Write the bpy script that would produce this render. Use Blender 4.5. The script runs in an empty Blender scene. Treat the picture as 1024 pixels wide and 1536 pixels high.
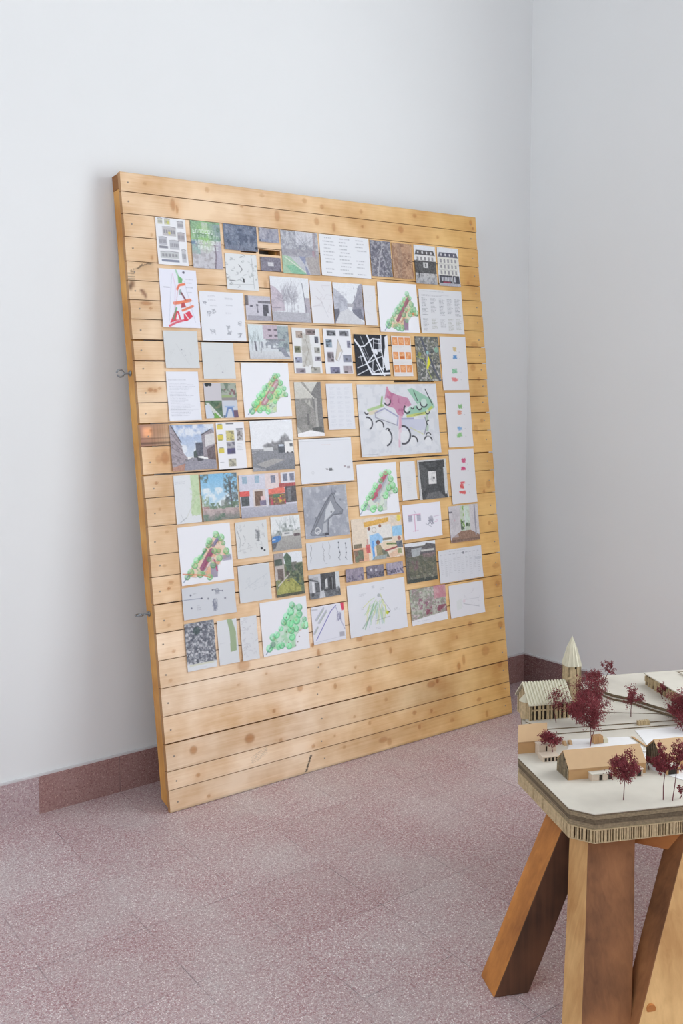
import bpy, bmesh, math, random
import numpy as np
from mathutils import Vector, Matrix, Euler

random.seed(7)
C = bpy.context.scene.collection
PI = math.pi

# ------------------------------------------------------------------ helpers
def lin(c):
    """sRGB 0-255 -> linear RGBA"""
    out = []
    for v in c[:3]:
        v = v / 255.0
        out.append(v / 12.92 if v <= 0.04045 else ((v + 0.055) / 1.055) ** 2.4)
    return tuple(out) + (1.0,)

def tag(o, label=None, cat=None, group=None, kind=None):
    if label: o['label'] = label
    if cat: o['category'] = cat
    if group: o['group'] = group
    if kind: o['kind'] = kind
    return o

def empty(name, loc, rot=(0, 0, 0)):
    o = bpy.data.objects.new(name, None)
    C.objects.link(o)
    o.location = loc
    o.rotation_euler = rot
    o.empty_display_size = 0.1
    return o

class MB:
    """collects shapes and links them as ONE mesh object"""
    def __init__(s):
        s.v = []; s.f = []; s.mi = []
    def add(s, vs, fs, m=0):
        b = len(s.v)
        s.v += [tuple(p) for p in vs]
        s.f += [tuple(b + i for i in f) for f in fs]
        s.mi += [m] * len(fs)
    def box(s, x0, y0, z0, x1, y1, z1, m=0):
        s.add([(x0,y0,z0),(x1,y0,z0),(x1,y1,z0),(x0,y1,z0),(x0,y0,z1),(x1,y0,z1),(x1,y1,z1),(x0,y1,z1)],
              [(0,3,2,1),(4,5,6,7),(0,1,5,4),(1,2,6,5),(2,3,7,6),(3,0,4,7)], m)
    def prism(s, poly, z0, z1, m=0):
        """poly: (x, y) outline, counter-clockwise, extruded in z"""
        n = len(poly)
        vs = [(x, y, z0) for x, y in poly] + [(x, y, z1) for x, y in poly]
        fs = [tuple(range(n - 1, -1, -1)), tuple(range(n, 2 * n))]
        fs += [(i, (i + 1) % n, n + (i + 1) % n, n + i) for i in range(n)]
        s.add(vs, fs, m)
    def xprism(s, prof, x0, x1, m=0):
        """prof: (y, z) outline extruded along x"""
        n = len(prof)
        vs = [(x0, y, z) for y, z in prof] + [(x1, y, z) for y, z in prof]
        fs = [tuple(range(n)), tuple(range(2 * n - 1, n - 1, -1))]
        fs += [((i + 1) % n, i, n + i, n + (i + 1) % n) for i in range(n)]
        s.add(vs, fs, m)
    def hexa(s, bot, top, m=0):
        """a beam between two four-point ends"""
        s.add(list(bot) + list(top), [(3,2,1,0),(4,5,6,7),(0,1,5,4),(1,2,6,5),(2,3,7,6),(3,0,4,7)], m)
    def tube(s, pts, rads, n=8, m=0, cap=True):
        pts = [Vector(p) for p in pts]
        if not hasattr(rads, '__len__'): rads = [rads] * len(pts)
        b = len(s.v)
        ref = None
        for i, p in enumerate(pts):
            d = (pts[min(i + 1, len(pts) - 1)] - pts[max(i - 1, 0)]).normalized()
            if ref is None:
                ref = d.orthogonal().normalized()
            ref = (ref - d * ref.dot(d))
            ref = ref.normalized() if ref.length > 1e-6 else d.orthogonal().normalized()
            q = d.cross(ref)
            for k in range(n):
                a = 2 * PI * k / n
                s.v.append(tuple(p + (ref * math.cos(a) + q * math.sin(a)) * rads[i]))
        for i in range(len(pts) - 1):
            for k in range(n):
                s.f.append((b + i*n + k, b + i*n + (k+1) % n, b + (i+1)*n + (k+1) % n, b + (i+1)*n + k)); s.mi.append(m)
        if cap:
            s.f.append(tuple(b + k for k in range(n - 1, -1, -1))); s.mi.append(m)
            e = b + (len(pts) - 1) * n
            s.f.append(tuple(e + k for k in range(n))); s.mi.append(m)
    def speck(s, p, r, m=0):
        """an irregular little tetrahedral seed head"""
        a = random.random() * 6.28; t = random.random() * 6.28
        M = Euler((a, t, a * 1.7)).to_matrix()
        q = [Vector((1,1,1)), Vector((1,-1,-1)), Vector((-1,1,-1)), Vector((-1,-1,1))]
        s.add([tuple(Vector(p) + M @ (x * r * (.6 + .5 * random.random()))) for x in q], [(0,1,2),(0,3,1),(0,2,3),(1,3,2)], m)
    def build(s, name, mats, parent=None, bevel=0, smooth=False, recalc=True):
        me = bpy.data.meshes.new(name)
        me.from_pydata(s.v, [], s.f)
        if not isinstance(mats, (list, tuple)): mats = [mats]
        for m in mats: me.materials.append(m)
        me.polygons.foreach_set('material_index', s.mi)
        if recalc:
            bm = bmesh.new(); bm.from_mesh(me)
            bmesh.ops.recalc_face_normals(bm, faces=bm.faces)
            bm.to_mesh(me); bm.free()
        if smooth:
            me.polygons.foreach_set('use_smooth', [True] * len(me.polygons))
        me.update()
        o = bpy.data.objects.new(name, me)
        C.objects.link(o)
        if parent: o.parent = parent
        if bevel:
            b = o.modifiers.new('edge', 'BEVEL'); b.width = bevel; b.segments = 2; b.limit_method = 'ANGLE'
        return o

# ------------------------------------------------------------------ materials
def new_mat(name):
    m = bpy.data.materials.new(name)
    m.use_nodes = True
    nt = m.node_tree
    return m, nt, nt.nodes['Principled BSDF']

def N(nt, typ, **kw):
    n = nt.nodes.new(typ)
    for k, v in kw.items():
        if k in n.inputs: n.inputs[k].default_value = v
        else: setattr(n, k, v)
    return n

def ramp(nt, src, stops):
    r = nt.nodes.new('ShaderNodeValToRGB')
    el = r.color_ramp.elements
    while len(el) < len(stops): el.new(0.5)
    for e, (p, c) in zip(el, stops):
        e.position = p; e.color = c if len(c) == 4 else lin(c)
    nt.links.new(src, r.inputs[0])
    return r.outputs[0]

def mix(nt, fac, a, b, mode='MIX'):
    m = nt.nodes.new('ShaderNodeMix'); m.data_type = 'RGBA'; m.blend_type = mode
    for i, x in ((0, fac), (6, a), (7, b)):
        if isinstance(x, (int, float)): m.inputs[i].default_value = x
        elif isinstance(x, tuple): m.inputs[i].default_value = x
        else: nt.links.new(x, m.inputs[i])
    return m.outputs[2]

def plain(name, c, rough=0.6, metal=0.0, noise=0.06, scale=30):
    m, nt, b = new_mat(name)
    tc = N(nt, 'ShaderNodeTexCoord')
    nz = N(nt, 'ShaderNodeTexNoise', Scale=scale, Detail=4.0)
    nt.links.new(tc.outputs['Object'], nz.inputs['Vector'])
    l = lin(c)
    d = tuple(max(0, x * (1 - noise)) for x in l[:3]) + (1,)
    e = tuple(min(1, x * (1 + noise)) for x in l[:3]) + (1,)
    nt.links.new(ramp(nt, nz.outputs['Fac'], [(0.3, d), (0.7, e)]), b.inputs['Base Color'])
    b.inputs['Roughness'].default_value = rough
    b.inputs['Metallic'].default_value = metal
    return m

def wood(name, c_light, c_dark, axis=2, stain=False, rough=0.6, grain=60.0, streak=0.5, seedloc=0.0):
    """softwood: stretched-noise grain along one object axis, optional painted knots and stains"""
    m, nt, b = new_mat(name)
    tc = N(nt, 'ShaderNodeTexCoord')
    mp = N(nt, 'ShaderNodeMapping')
    sc = [grain, grain, grain]; sc[axis] = grain * 0.045
    mp.inputs['Scale'].default_value = sc
    mp.inputs['Location'].default_value = (seedloc, seedloc * 1.3, seedloc * .7)
    nt.links.new(tc.outputs['Object'], mp.inputs['Vector'])
    n1 = N(nt, 'ShaderNodeTexNoise', Scale=1.0, Detail=6.0, Roughness=0.62, Distortion=0.6)
    nt.links.new(mp.outputs[0], n1.inputs['Vector'])
    n2 = N(nt, 'ShaderNodeTexNoise', Scale=6.0, Detail=3.0)
    nt.links.new(tc.outputs['Object'], n2.inputs['Vector'])
    f = mix(nt, streak * 0.55, n2.outputs['Fac'], n1.outputs['Fac'])
    col = ramp(nt, f, [(0.34, c_dark), (0.62, c_light)])
    if stain:
        at = N(nt, 'ShaderNodeAttribute', attribute_name='stain')
        col = mix(nt, 1.0, col, at.outputs['Color'], 'MULTIPLY')
    nt.links.new(col, b.inputs['Base Color'])
    bp = N(nt, 'ShaderNodeBump', Strength=0.15, Distance=0.001)
    nt.links.new(n1.outputs['Fac'], bp.inputs['Height'])
    nt.links.new(bp.outputs[0], b.inputs['Normal'])
    b.inputs['Roughness'].default_value = rough
    return m

def plaster(name, c):
    m, nt, b = new_mat(name)
    tc = N(nt, 'ShaderNodeTexCoord')
    n1 = N(nt, 'ShaderNodeTexNoise', Scale=1.3, Detail=5.0)
    n2 = N(nt, 'ShaderNodeTexNoise', Scale=90.0, Detail=3.0)
    nt.links.new(tc.outputs['Object'], n1.inputs['Vector'])
    nt.links.new(tc.outputs['Object'], n2.inputs['Vector'])
    l = lin(c)
    nt.links.new(ramp(nt, n1.outputs['Fac'], [(0.3, tuple(x * .97 for x in l[:3]) + (1,)), (0.7, l)]), b.inputs['Base Color'])
    bp = N(nt, 'ShaderNodeBump', Strength=0.08, Distance=0.002)
    nt.links.new(n2.outputs['Fac'], bp.inputs['Height'])
    nt.links.new(bp.outputs[0], b.inputs['Normal'])
    b.inputs['Roughness'].default_value = 0.75
    return m

TILE = 0.2927; TX = -2.4007; TY = -0.8479

def terrazzo(name, base_a, base_b, chip, joints='xy', off=(0, 0), tvar=(244, 238, 238), grey=(198, 194, 192), dark_from=None):
    """cement terrazzo: red-grey matrix with pale stone chips, thin joints on a square grid"""
    m, nt, b = new_mat(name)
    geo = N(nt, 'ShaderNodeTexCoord')
    pos = geo.outputs['Object']
    big = N(nt, 'ShaderNodeTexNoise', Scale=3.2, Detail=6.0, Roughness=0.65)
    mid = N(nt, 'ShaderNodeTexNoise', Scale=130.0, Detail=3.0, Roughness=0.7)
    for n in (big, mid): nt.links.new(pos, n.inputs['Vector'])
    base = ramp(nt, mid.outputs['Fac'], [(0.38, base_a), (0.62, base_b)])
    wear = ramp(nt, big.outputs['Fac'], [(0.42, (0, 0, 0, 1)), (0.68, (1, 1, 1, 1))])
    wf = N(nt, 'ShaderNodeMath', operation='MULTIPLY'); nt.links.new(wear, wf.inputs[0]); wf.inputs[1].default_value = 0.55
    base = mix(nt, wf.outputs[0], base, lin(grey))
    # chips of two sizes
    for sc, lo, hi, amt in ((190.0, 0.28, 0.42, 0.9), (360.0, 0.30, 0.44, 0.85)):
        vo = N(nt, 'ShaderNodeTexVoronoi', Scale=sc); nt.links.new(pos, vo.inputs['Vector'])
        sh = ramp(nt, vo.outputs['Distance'], [(lo, (1, 1, 1, 1)), (hi, (0, 0, 0, 1))])
        sep = N(nt, 'ShaderNodeSeparateColor'); nt.links.new(vo.outputs['Color'], sep.inputs[0])
        pick = ramp(nt, sep.outputs[0], [(0.28, (0, 0, 0, 1)), (0.34, (1, 1, 1, 1))])
        tone = ramp(nt, sep.outputs[1], [(0.0, tuple(int(x * y) for x, y in zip(chip, (.62, .48, .50)))), (0.30, tuple(int(x * .86) for x in chip)), (0.6, chip), (1.0, (246, 242, 240))])
        mu = N(nt, 'ShaderNodeMath', operation='MULTIPLY'); nt.links.new(sh, mu.inputs[0]); nt.links.new(pick, mu.inputs[1])
        m2 = N(nt, 'ShaderNodeMath', operation='MULTIPLY'); nt.links.new(mu.outputs[0], m2.inputs[0]); m2.inputs[1].default_value = amt
        base = mix(nt, m2.outputs[0], base, tone)
    # tile-to-tile tone and joints
    sep = N(nt, 'ShaderNodeSeparateXYZ'); nt.links.new(pos, sep.inputs[0])
    jf = None; cell = []
    for ax, o in (('X', off[0]), ('Y', off[1])):
        if ax.lower() not in joints: continue
        s1 = N(nt, 'ShaderNodeMath', operation='SUBTRACT'); nt.links.new(sep.outputs[ax], s1.inputs[0]); s1.inputs[1].default_value = o
        dv = N(nt, 'ShaderNodeMath', operation='DIVIDE'); nt.links.new(s1.outputs[0], dv.inputs[0]); dv.inputs[1].default_value = TILE
        fl = N(nt, 'ShaderNodeMath', operation='FLOOR'); nt.links.new(dv.outputs[0], fl.inputs[0]); cell.append(fl.outputs[0])
        fr = N(nt, 'ShaderNodeMath', operation='FRACT'); nt.links.new(dv.outputs[0], fr.inputs[0])
        s2 = N(nt, 'ShaderNodeMath', operation='SUBTRACT'); nt.links.new(fr.outputs[0], s2.inputs[0]); s2.inputs[1].default_value = 0.5
        ab = N(nt, 'ShaderNodeMath', operation='ABSOLUTE'); nt.links.new(s2.outputs[0], ab.inputs[0])
        gt = N(nt, 'ShaderNodeMath', operation='GREATER_THAN'); nt.links.new(ab.outputs[0], gt.inputs[0]); gt.inputs[1].default_value = 0.4952
        if jf is None: jf = gt.outputs[0]
        else:
            mx = N(nt, 'ShaderNodeMath', operation='MAXIMUM'); nt.links.new(jf, mx.inputs[0]); nt.links.new(gt.outputs[0], mx.inputs[1]); jf = mx.outputs[0]
    cb = N(nt, 'ShaderNodeCombineXYZ')
    for i, c in enumerate(cell): nt.links.new(c, cb.inputs[i])
    wn = N(nt, 'ShaderNodeTexWhiteNoise', noise_dimensions='3D'); nt.links.new(cb.outputs[0], wn.inputs['Vector'])
    tt = ramp(nt, wn.outputs['Value'], [(0.0, tvar), (1.0, (255, 255, 255))])
    base = mix(nt, 1.0, base, tt, 'MULTIPLY')
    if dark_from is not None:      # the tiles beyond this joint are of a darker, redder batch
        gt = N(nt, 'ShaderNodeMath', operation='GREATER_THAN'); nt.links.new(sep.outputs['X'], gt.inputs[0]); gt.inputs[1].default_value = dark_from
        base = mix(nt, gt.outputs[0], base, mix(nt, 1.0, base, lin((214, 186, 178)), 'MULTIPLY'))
    jn = N(nt, 'ShaderNodeTexNoise', Scale=9.0, Detail=3.0); nt.links.new(pos, jn.inputs['Vector'])
    jr = ramp(nt, jn.outputs['Fac'], [(0.40, (.05, .05, .05, 1)), (0.66, (.62, .62, .62, 1))])
    jm = N(nt, 'ShaderNodeMath', operation='MULTIPLY'); nt.links.new(jf, jm.inputs[0]); nt.links.new(jr, jm.inputs[1])
    base = mix(nt, jm.outputs[0], base, lin((92, 84, 88)))
    nt.links.new(base, b.inputs['Base Color'])
    b.inputs['Roughness'].default_value = 0.5
    b.inputs['Specular IOR Level'].default_value = 0.35
    return m

def attr_mat(name, attr, rough):
    m, nt, b = new_mat(name)
    at = N(nt, 'ShaderNodeAttribute', attribute_name=attr)
    nt.links.new(at.outputs['Color'], b.inputs['Base Color'])
    b.inputs['Roughness'].default_value = rough
    return m

# ------------------------------------------------------------------ the room
M_wall = plaster('white_plaster', (232, 235, 236))
M_ceil = plaster('ceiling_paint', (238, 238, 238))
M_floor = terrazzo('terrazzo_floor', (158, 118, 122), (202, 182, 183), (222, 217, 217), 'xy', (TX, TY))
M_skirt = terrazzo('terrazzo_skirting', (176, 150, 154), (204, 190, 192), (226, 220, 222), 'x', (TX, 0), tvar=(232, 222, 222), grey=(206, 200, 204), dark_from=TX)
M_ledge = plain('painted_ledge', (205, 204, 206), 0.6)
M_frame = plain('window_paint', (225, 225, 222), 0.5)

HB = 0.1375; WB = -0.0628; PHI = -WB     # skirting height; the second wall is a few degrees off square
X_L, Y_F, Z_C = -5.6, -6.4, 4.2

b = MB(); b.box(X_L - .3, Y_F - .3, -.2, .9, .3, 0)
tag(b.build('floor', M_floor), kind='structure')
b = MB(); b.box(X_L - .3, Y_F - .3, Z_C, .9, .3, Z_C + .2)
tag(b.build('ceiling', M_ceil), kind='structure')
b = MB(); b.box(X_L - .3, 0, 0, .3, .3, Z_C)
tag(b.build('wall_back', M_wall), kind='structure')
b = MB(); b.box(X_L - .3, Y_F - .3, 0, .9, Y_F, Z_C)
tag(b.build('wall_front', M_wall), kind='structure')

def wall_with_opening(name, x0, x1, ya, yb, oy0, oy1, oz0, oz1, rotz=0):
    b = MB()
    b.box(x0, ya, 0, x1, oy0, Z_C); b.box(x0, oy1, 0, x1, yb, Z_C)
    b.box(x0, oy0, 0, x1, oy1, oz0); b.box(x0, oy0, oz1, x1, oy1, Z_C)
    o = b.build(name, M_wall); o.rotation_euler.z = rotz
    return tag(o, kind='structure')

WR = (-4.3, -1.55, 0.5, 3.3)     # opening in the wall on the corner side: y0, y1, z0, z1
WL = (-4.2, -1.0, 1.2, 3.9)
wall_with_opening('wall_right', 0, .3, -6.9, .0, *WR, rotz=PHI)
wall_with_opening('wall_left', X_L - .3, X_L, Y_F - .3, .3, *WL)

def window(name, xa, xb, w, rotz=0):
    y0, y1, z0, z1 = w
    b = MB(); t = .06
    b.box(xa, y0, z0, xb, y0 + t, z1); b.box(xa, y1 - t, z0, xb, y1, z1)
    b.box(xa, y0 + t, z0, xb, y1 - t, z0 + t); b.box(xa, y0 + t, z1 - t, xb, y1 - t, z1)
    ym = (y0 + y1) / 2; zm = z0 + (z1 - z0) * .66
    b.box(xa, ym - t / 2, z0 + t, xb, ym + t / 2, z1 - t)
    b.box(xa, y0 + t, zm - .025, xb, ym - t / 2, zm + .025); b.box(xa, ym + t / 2, zm - .025, xb, y1 - t, zm + .025)
    o = b.build(name, M_frame); o.rotation_euler.z = rotz
    return tag(o, kind='structure')
window('window_1', .16, .22, WR, PHI)
window('window_2', X_L - .22, X_L - .16, WL)

def skirting(name, length, rotz, y_is_in):
    """along local -x from the corner; top edge is a thin painted ledge"""
    b = MB()
    b.box(-length, -.010, 0, 0, 0, HB - .006, 0)
    b.box(-length, -.010, HB - .006, 0, 0, HB, 1)
    o = b.build(name, [M_skirt, M_ledge]); o.rotation_euler.z = rotz
    return tag(o, kind='structure')
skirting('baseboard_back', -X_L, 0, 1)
b = MB()
b.box(-.010, -6.4, 0, 0, -.010, HB - .006, 0); b.box(-.010, -6.4, HB - .006, 0, -.010, HB, 1)
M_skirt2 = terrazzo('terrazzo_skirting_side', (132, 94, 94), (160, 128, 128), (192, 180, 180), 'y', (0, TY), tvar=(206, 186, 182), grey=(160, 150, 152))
o = b.build('baseboard_right', [M_skirt2, M_ledge]); o.rotation_euler.z = PHI
tag(o, kind='structure')

# ------------------------------------------------------------------ the plank board leaning on the wall
BW, BL, BA, BT, BRZ, BX0, SH = 1.651, 2.1914, 0.0920, 0.0734, -0.0116, -2.0417, -0.0268
BD = BL * math.sin(BA) + BT * math.cos(BA)
B_LOC = Vector((BX0, -BD, 0)); B_ROT = (-BA, 0, BRZ)
B_MAT = Matrix.Translation(B_LOC) @ Euler(B_ROT).to_matrix().to_4x4()
def bl(u, w, v):
    """board coordinates (along, into the board, up the face) -> local point; the board is a touch racked"""
    return (u + SH * v, w, v)

SEAMS = [2.191, 2.125, 2.0505, 1.9715, 1.8885, 1.8235, 1.7575, 1.6915, 1.6205, 1.5495, 1.478, 1.406, 1.3345, 1.2565,
         1.159, 1.0805, .983, .886, .810, .716, .617, .524, .4285, .3315, .2365, .1425, .078, .002]
board = empty('plank_board', B_LOC, B_ROT)
tag(board, 'tall pine plank board covered in pinned prints and drawings, leaning on the white wall', 'board')

rs = np.random.RandomState(11)
def vnoise(nx, ny, gx, gy, rng):
    """smooth value noise, shape (ny, nx)"""
    g = rng.rand(gy + 2, gx + 2)
    x = np.linspace(0, gx, nx); y = np.linspace(0, gy, ny)
    xi = np.minimum(x.astype(int), gx); yi = np.minimum(y.astype(int), gy)
    fx = x - xi; fy = (y - yi)[:, None]
    fx = fx * fx * (3 - 2 * fx); fy = fy * fy * (3 - 2 * fy)
    a = g[yi][:, xi]; b_ = g[yi][:, xi + 1]; c = g[yi + 1][:, xi]; d = g[yi + 1][:, xi + 1]
    return (a * (1 - fx) + b_ * fx) * (1 - fy) + (c * (1 - fx) + d * fx) * fy

# painted marks: knots (u, v, ru, rv, darkness), stains and saw burns, all belonging to the timber itself
KNOTS = [(.09,2.160,.010,.008,.35),(.33,2.165,.012,.014,.4),(.56,2.170,.014,.010,.35),(.75,2.17,.014,.014,.5),(.83,2.155,.012,.012,.5),
  (1.02,2.155,.010,.012,.45),(1.30,2.165,.014,.010,.5),(1.62,2.165,.012,.016,.6),(1.63,2.14,.008,.008,.7),
  (.19,2.098,.013,.030,.6),(.205,2.082,.006,.020,.8),(.47,2.12,.010,.008,.5),(.62,2.10,.016,.028,.55),(.80,2.095,.016,.020,.5),(.88,2.08,.012,.024,.5),(1.02,2.095,.008,.008,.6),(1.22,2.10,.018,.020,.55),(1.42,2.085,.01,.01,.5),
  (.10,1.985,.006,.009,.5),(.24,1.99,.012,.01,.4),(1.58,1.90,.01,.01,.4),
  (.095,1.905,.006,.012,.5),(.06,1.747,.030,.010,.7),(.13,1.772,.01,.008,.35),(.075,1.73,.008,.006,.6),
  (.05,1.45,.012,.010,.7),(.068,1.447,.010,.008,.65),(.085,1.455,.008,.006,.6),
  (.085,1.215,.020,.030,.55),(.13,1.235,.018,.016,.4),(.06,1.21,.016,.02,.35),(.04,1.31,.008,.006,.6),
  (.045,1.13,.010,.006,.8),(.05,1.04,.008,.006,.45),(.12,1.035,.010,.006,.4),(.07,.96,.008,.008,.35),(.05,.845,.010,.006,.4),
  (.07,.785,.014,.008,.55),(.06,.765,.008,.007,.85),(.05,.64,.01,.008,.4),(.06,.548,.010,.008,.5),(.12,.565,.01,.006,.35),(.04,.45,.01,.008,.4),
  (.33,.452,.034,.030,.45),(.63,.474,.008,.012,.8),(.655,.44,.010,.022,.7),(.85,.462,.022,.014,.6),(1.02,.47,.01,.01,.5),(1.44,.43,.016,.014,.6),
  (.42,.405,.008,.006,.5),(.30,.385,.010,.006,.4),(.66,.395,.008,.006,.5),(1.0,.39,.010,.018,.65),(.82,.355,.008,.008,.5),(1.36,.385,.01,.01,.45),
  (.56,.325,.018,.020,.6),(.72,.30,.010,.016,.6),(.44,.262,.010,.010,.65),(.88,.258,.018,.018,.6),(1.52,.30,.03,.03,.4),(1.36,.262,.014,.022,.7),(1.39,.285,.012,.03,.5),
  (.105,.195,.020,.020,.75),(.33,.185,.028,.024,.75),(.46,.15,.01,.01,.55),(.80,.165,.008,.008,.5),(1.20,.215,.03,.018,.65),(1.235,.222,.012,.012,.9),(.96,.20,.01,.01,.4),
  (.115,.105,.012,.010,.65),(.60,.095,.012,.010,.6),(.87,.125,.010,.010,.5),(1.10,.118,.014,.012,.6),(1.19,.107,.010,.010,.7),(.70,.112,.008,.006,.5),(1.46,.10,.018,.012,.5),
  (.15,.022,.010,.008,.6),(.93,.045,.03,.016,.5),(.96,.03,.016,.02,.45),(1.12,.055,.010,.014,.6),(.74,.06,.01,.01,.4),(1.50,.03,.010,.02,.55),(1.30,.045,.016,.01,.4),
  (.545,1.835,.010,.025,.4),(1.66,1.05,.02,.02,.5),(1.60,1.48,.012,.012,.55),(1.57,1.53,.02,.02,.4),(1.59,1.63,.03,.02,.45),(1.56,1.26,.02,.03,.35),(1.60,1.30,.012,.012,.5),
  (1.61,1.02,.02,.024,.4),(1.58,.99,.008,.01,.7),(1.60,.85,.012,.012,.5),(1.62,.66,.03,.016,.35),(1.62,.58,.02,.02,.4),(1.62,.40,.02,.02,.5),(1.60,.23,.02,.02,.5)]

def stain_field(uu, vv, k, rng):
    """(n,3) multiplier for points of plank k"""
    n = uu.size
    out = np.ones((n, 3))
    tone = 0.91 + 0.13 * rng.rand(); warm = rng.rand()
    out *= np.array([tone, tone * (0.975 + .025 * warm), tone * (0.93 + .07 * warm)])
    # tint turns from pale to orange towards the far end; low planks paler
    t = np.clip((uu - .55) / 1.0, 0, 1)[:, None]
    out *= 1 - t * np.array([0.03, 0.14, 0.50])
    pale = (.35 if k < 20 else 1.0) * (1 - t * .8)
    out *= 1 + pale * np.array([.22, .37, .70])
    for (ku, kv, ru, rv, d) in KNOTS:
        if not (SEAMS[k + 1] - .004 <= kv <= SEAMS[k] + .004): continue
        dd = np.sqrt(((uu - ku) / ru) ** 2 + ((vv - kv) / rv) ** 2)
        halo = np.exp(-(np.hypot((uu - ku) / (ru * 2.0), (vv - kv) / (rv * 1.2)) / 1.4) ** 2)[:, None] * d * .40
        core = (1 / (1 + np.exp((dd - .62) * 11)))[:, None] * min(1, d * 1.15)
        rim = np.exp(-((dd - .62) / .16) ** 2)[:, None] * d * .5
        out *= 1 - halo * np.array([.22, .46, .74])
        out *= 1 - core * np.array([.34, .55, .72])
        out *= 1 - rim * np.array([.45, .6, .7])
    def blob(u, v, ru, rv, col, a, p=2):
        w = np.exp(-(((np.abs(uu - u) / ru) ** p) + ((np.abs(vv - v) / rv) ** p)))[:, None] * a
        return out * (1 - w) + out * w * np.array(col)
    if k == 12:          # weathered end: purple-brown smear with a saw-tooth pattern and a resin spot
        q = np.clip(1 - (uu - .0) / .118, 0, 1)[:, None]
        out *= 1 - q ** .55 * np.array([.52, .66, .62]) * (uu < .118)[:, None]
        g = ((np.sin(uu * 620) > .2) * .16 * (uu < .118) * (uu > .035))[:, None]
        out *= 1 - g
        out = blob(.026, 1.305, .018, .018, (2.6, 2.3, 1.7), .8, 4)
        out *= 1 - (np.abs(vv - 1.268) < .0035)[:, None] * (uu < .118)[:, None] * .55
        out *= 1 - (np.abs(vv - 1.282) < .002)[:, None] * (uu < .118)[:, None] * .4
    if k in (4,):         # waney edge with bark at the end, soft shade painted in below it
        y0 = 1.890 - .044 * np.clip(1 - uu / .105, 0, 1) ** 1.5 + .0016 * np.sin(uu * 260) + .001 * np.sin(uu * 610)
        on = (uu < .100) & (uu > .010)
        below = np.exp(-np.clip(y0 - vv, 0, 1) / .012) * (vv <= y0) * on
        out *= 1 - below[:, None] * np.array([.26, .28, .30])
        out *= 1 - ((np.abs(vv - y0) < .0026 + .0016 * np.sin(uu * 170)) & on)[:, None] * .66
        out *= 1 - ((uu < .024) * (vv < 1.852) * (vv > 1.826) * (np.sin(vv * 620) > .1))[:, None] * .55
    if k == 5:
        out = blob(.014, 1.812, .010, .013, (.32, .22, .16), .95, 3)
        out = blob(.006, 1.80, .007, .012, (.25, .18, .14), .9, 3)
        out = blob(.052, 1.783, .007, .010, (.38, .24, .20), .9, 3)
        out = blob(.060, 1.773, .005, .010, (.34, .22, .18), .9, 3)
        out = blob(.046, 1.79, .006, .005, (.3, .2, .18), .9, 3)
    if k >= 22:           # grey scuffs low on the board
        out = blob(1.18, .18, .16, .09, (.66, .66, .68), .55)
        out = blob(.95, .05, .20, .035, (.78, .76, .76), .5)
        out = blob(1.50, .27, .10, .06, (.74, .66, .6), .5)
        out = blob(1.33, .10, .10, .03, (.80, .80, .82), .5)
        out = blob(.30, .05, .18, .03, (.88, .86, .86), .5)
        out *= 1 - (np.abs((uu - .565) - (vv - .02) * .5) < .004)[:, None] * ((vv < .066) & (vv > .008))[:, None] * .86
        for q in range(5):
            out *= 1 - (np.abs((vv - .095 - q * .006) - (uu - .34) * .35) < .0013)[:, None] * ((uu > .33) & (uu < .40))[:, None] * .25
    if k == 26:
        out *= 1 - np.clip((.012 - vv) / .012, 0, 1)[:, None] * .35
    # dirt along the plank edges
    e = np.minimum(vv - SEAMS[k + 1], SEAMS[k] - vv)
    out *= 1 - np.exp(-np.clip(e, 0, 1) / .004)[:, None] * .12
    return np.clip(out, 0, 2)

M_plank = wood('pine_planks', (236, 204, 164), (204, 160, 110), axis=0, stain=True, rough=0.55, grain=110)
M_edge = wood('pine_edge', (226, 174, 100), (190, 130, 62), axis=2, rough=0.6, grain=70)
M_endgrain = wood('pine_end_grain', (160, 108, 58), (122, 78, 40), axis=1, rough=0.7, grain=70)

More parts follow.
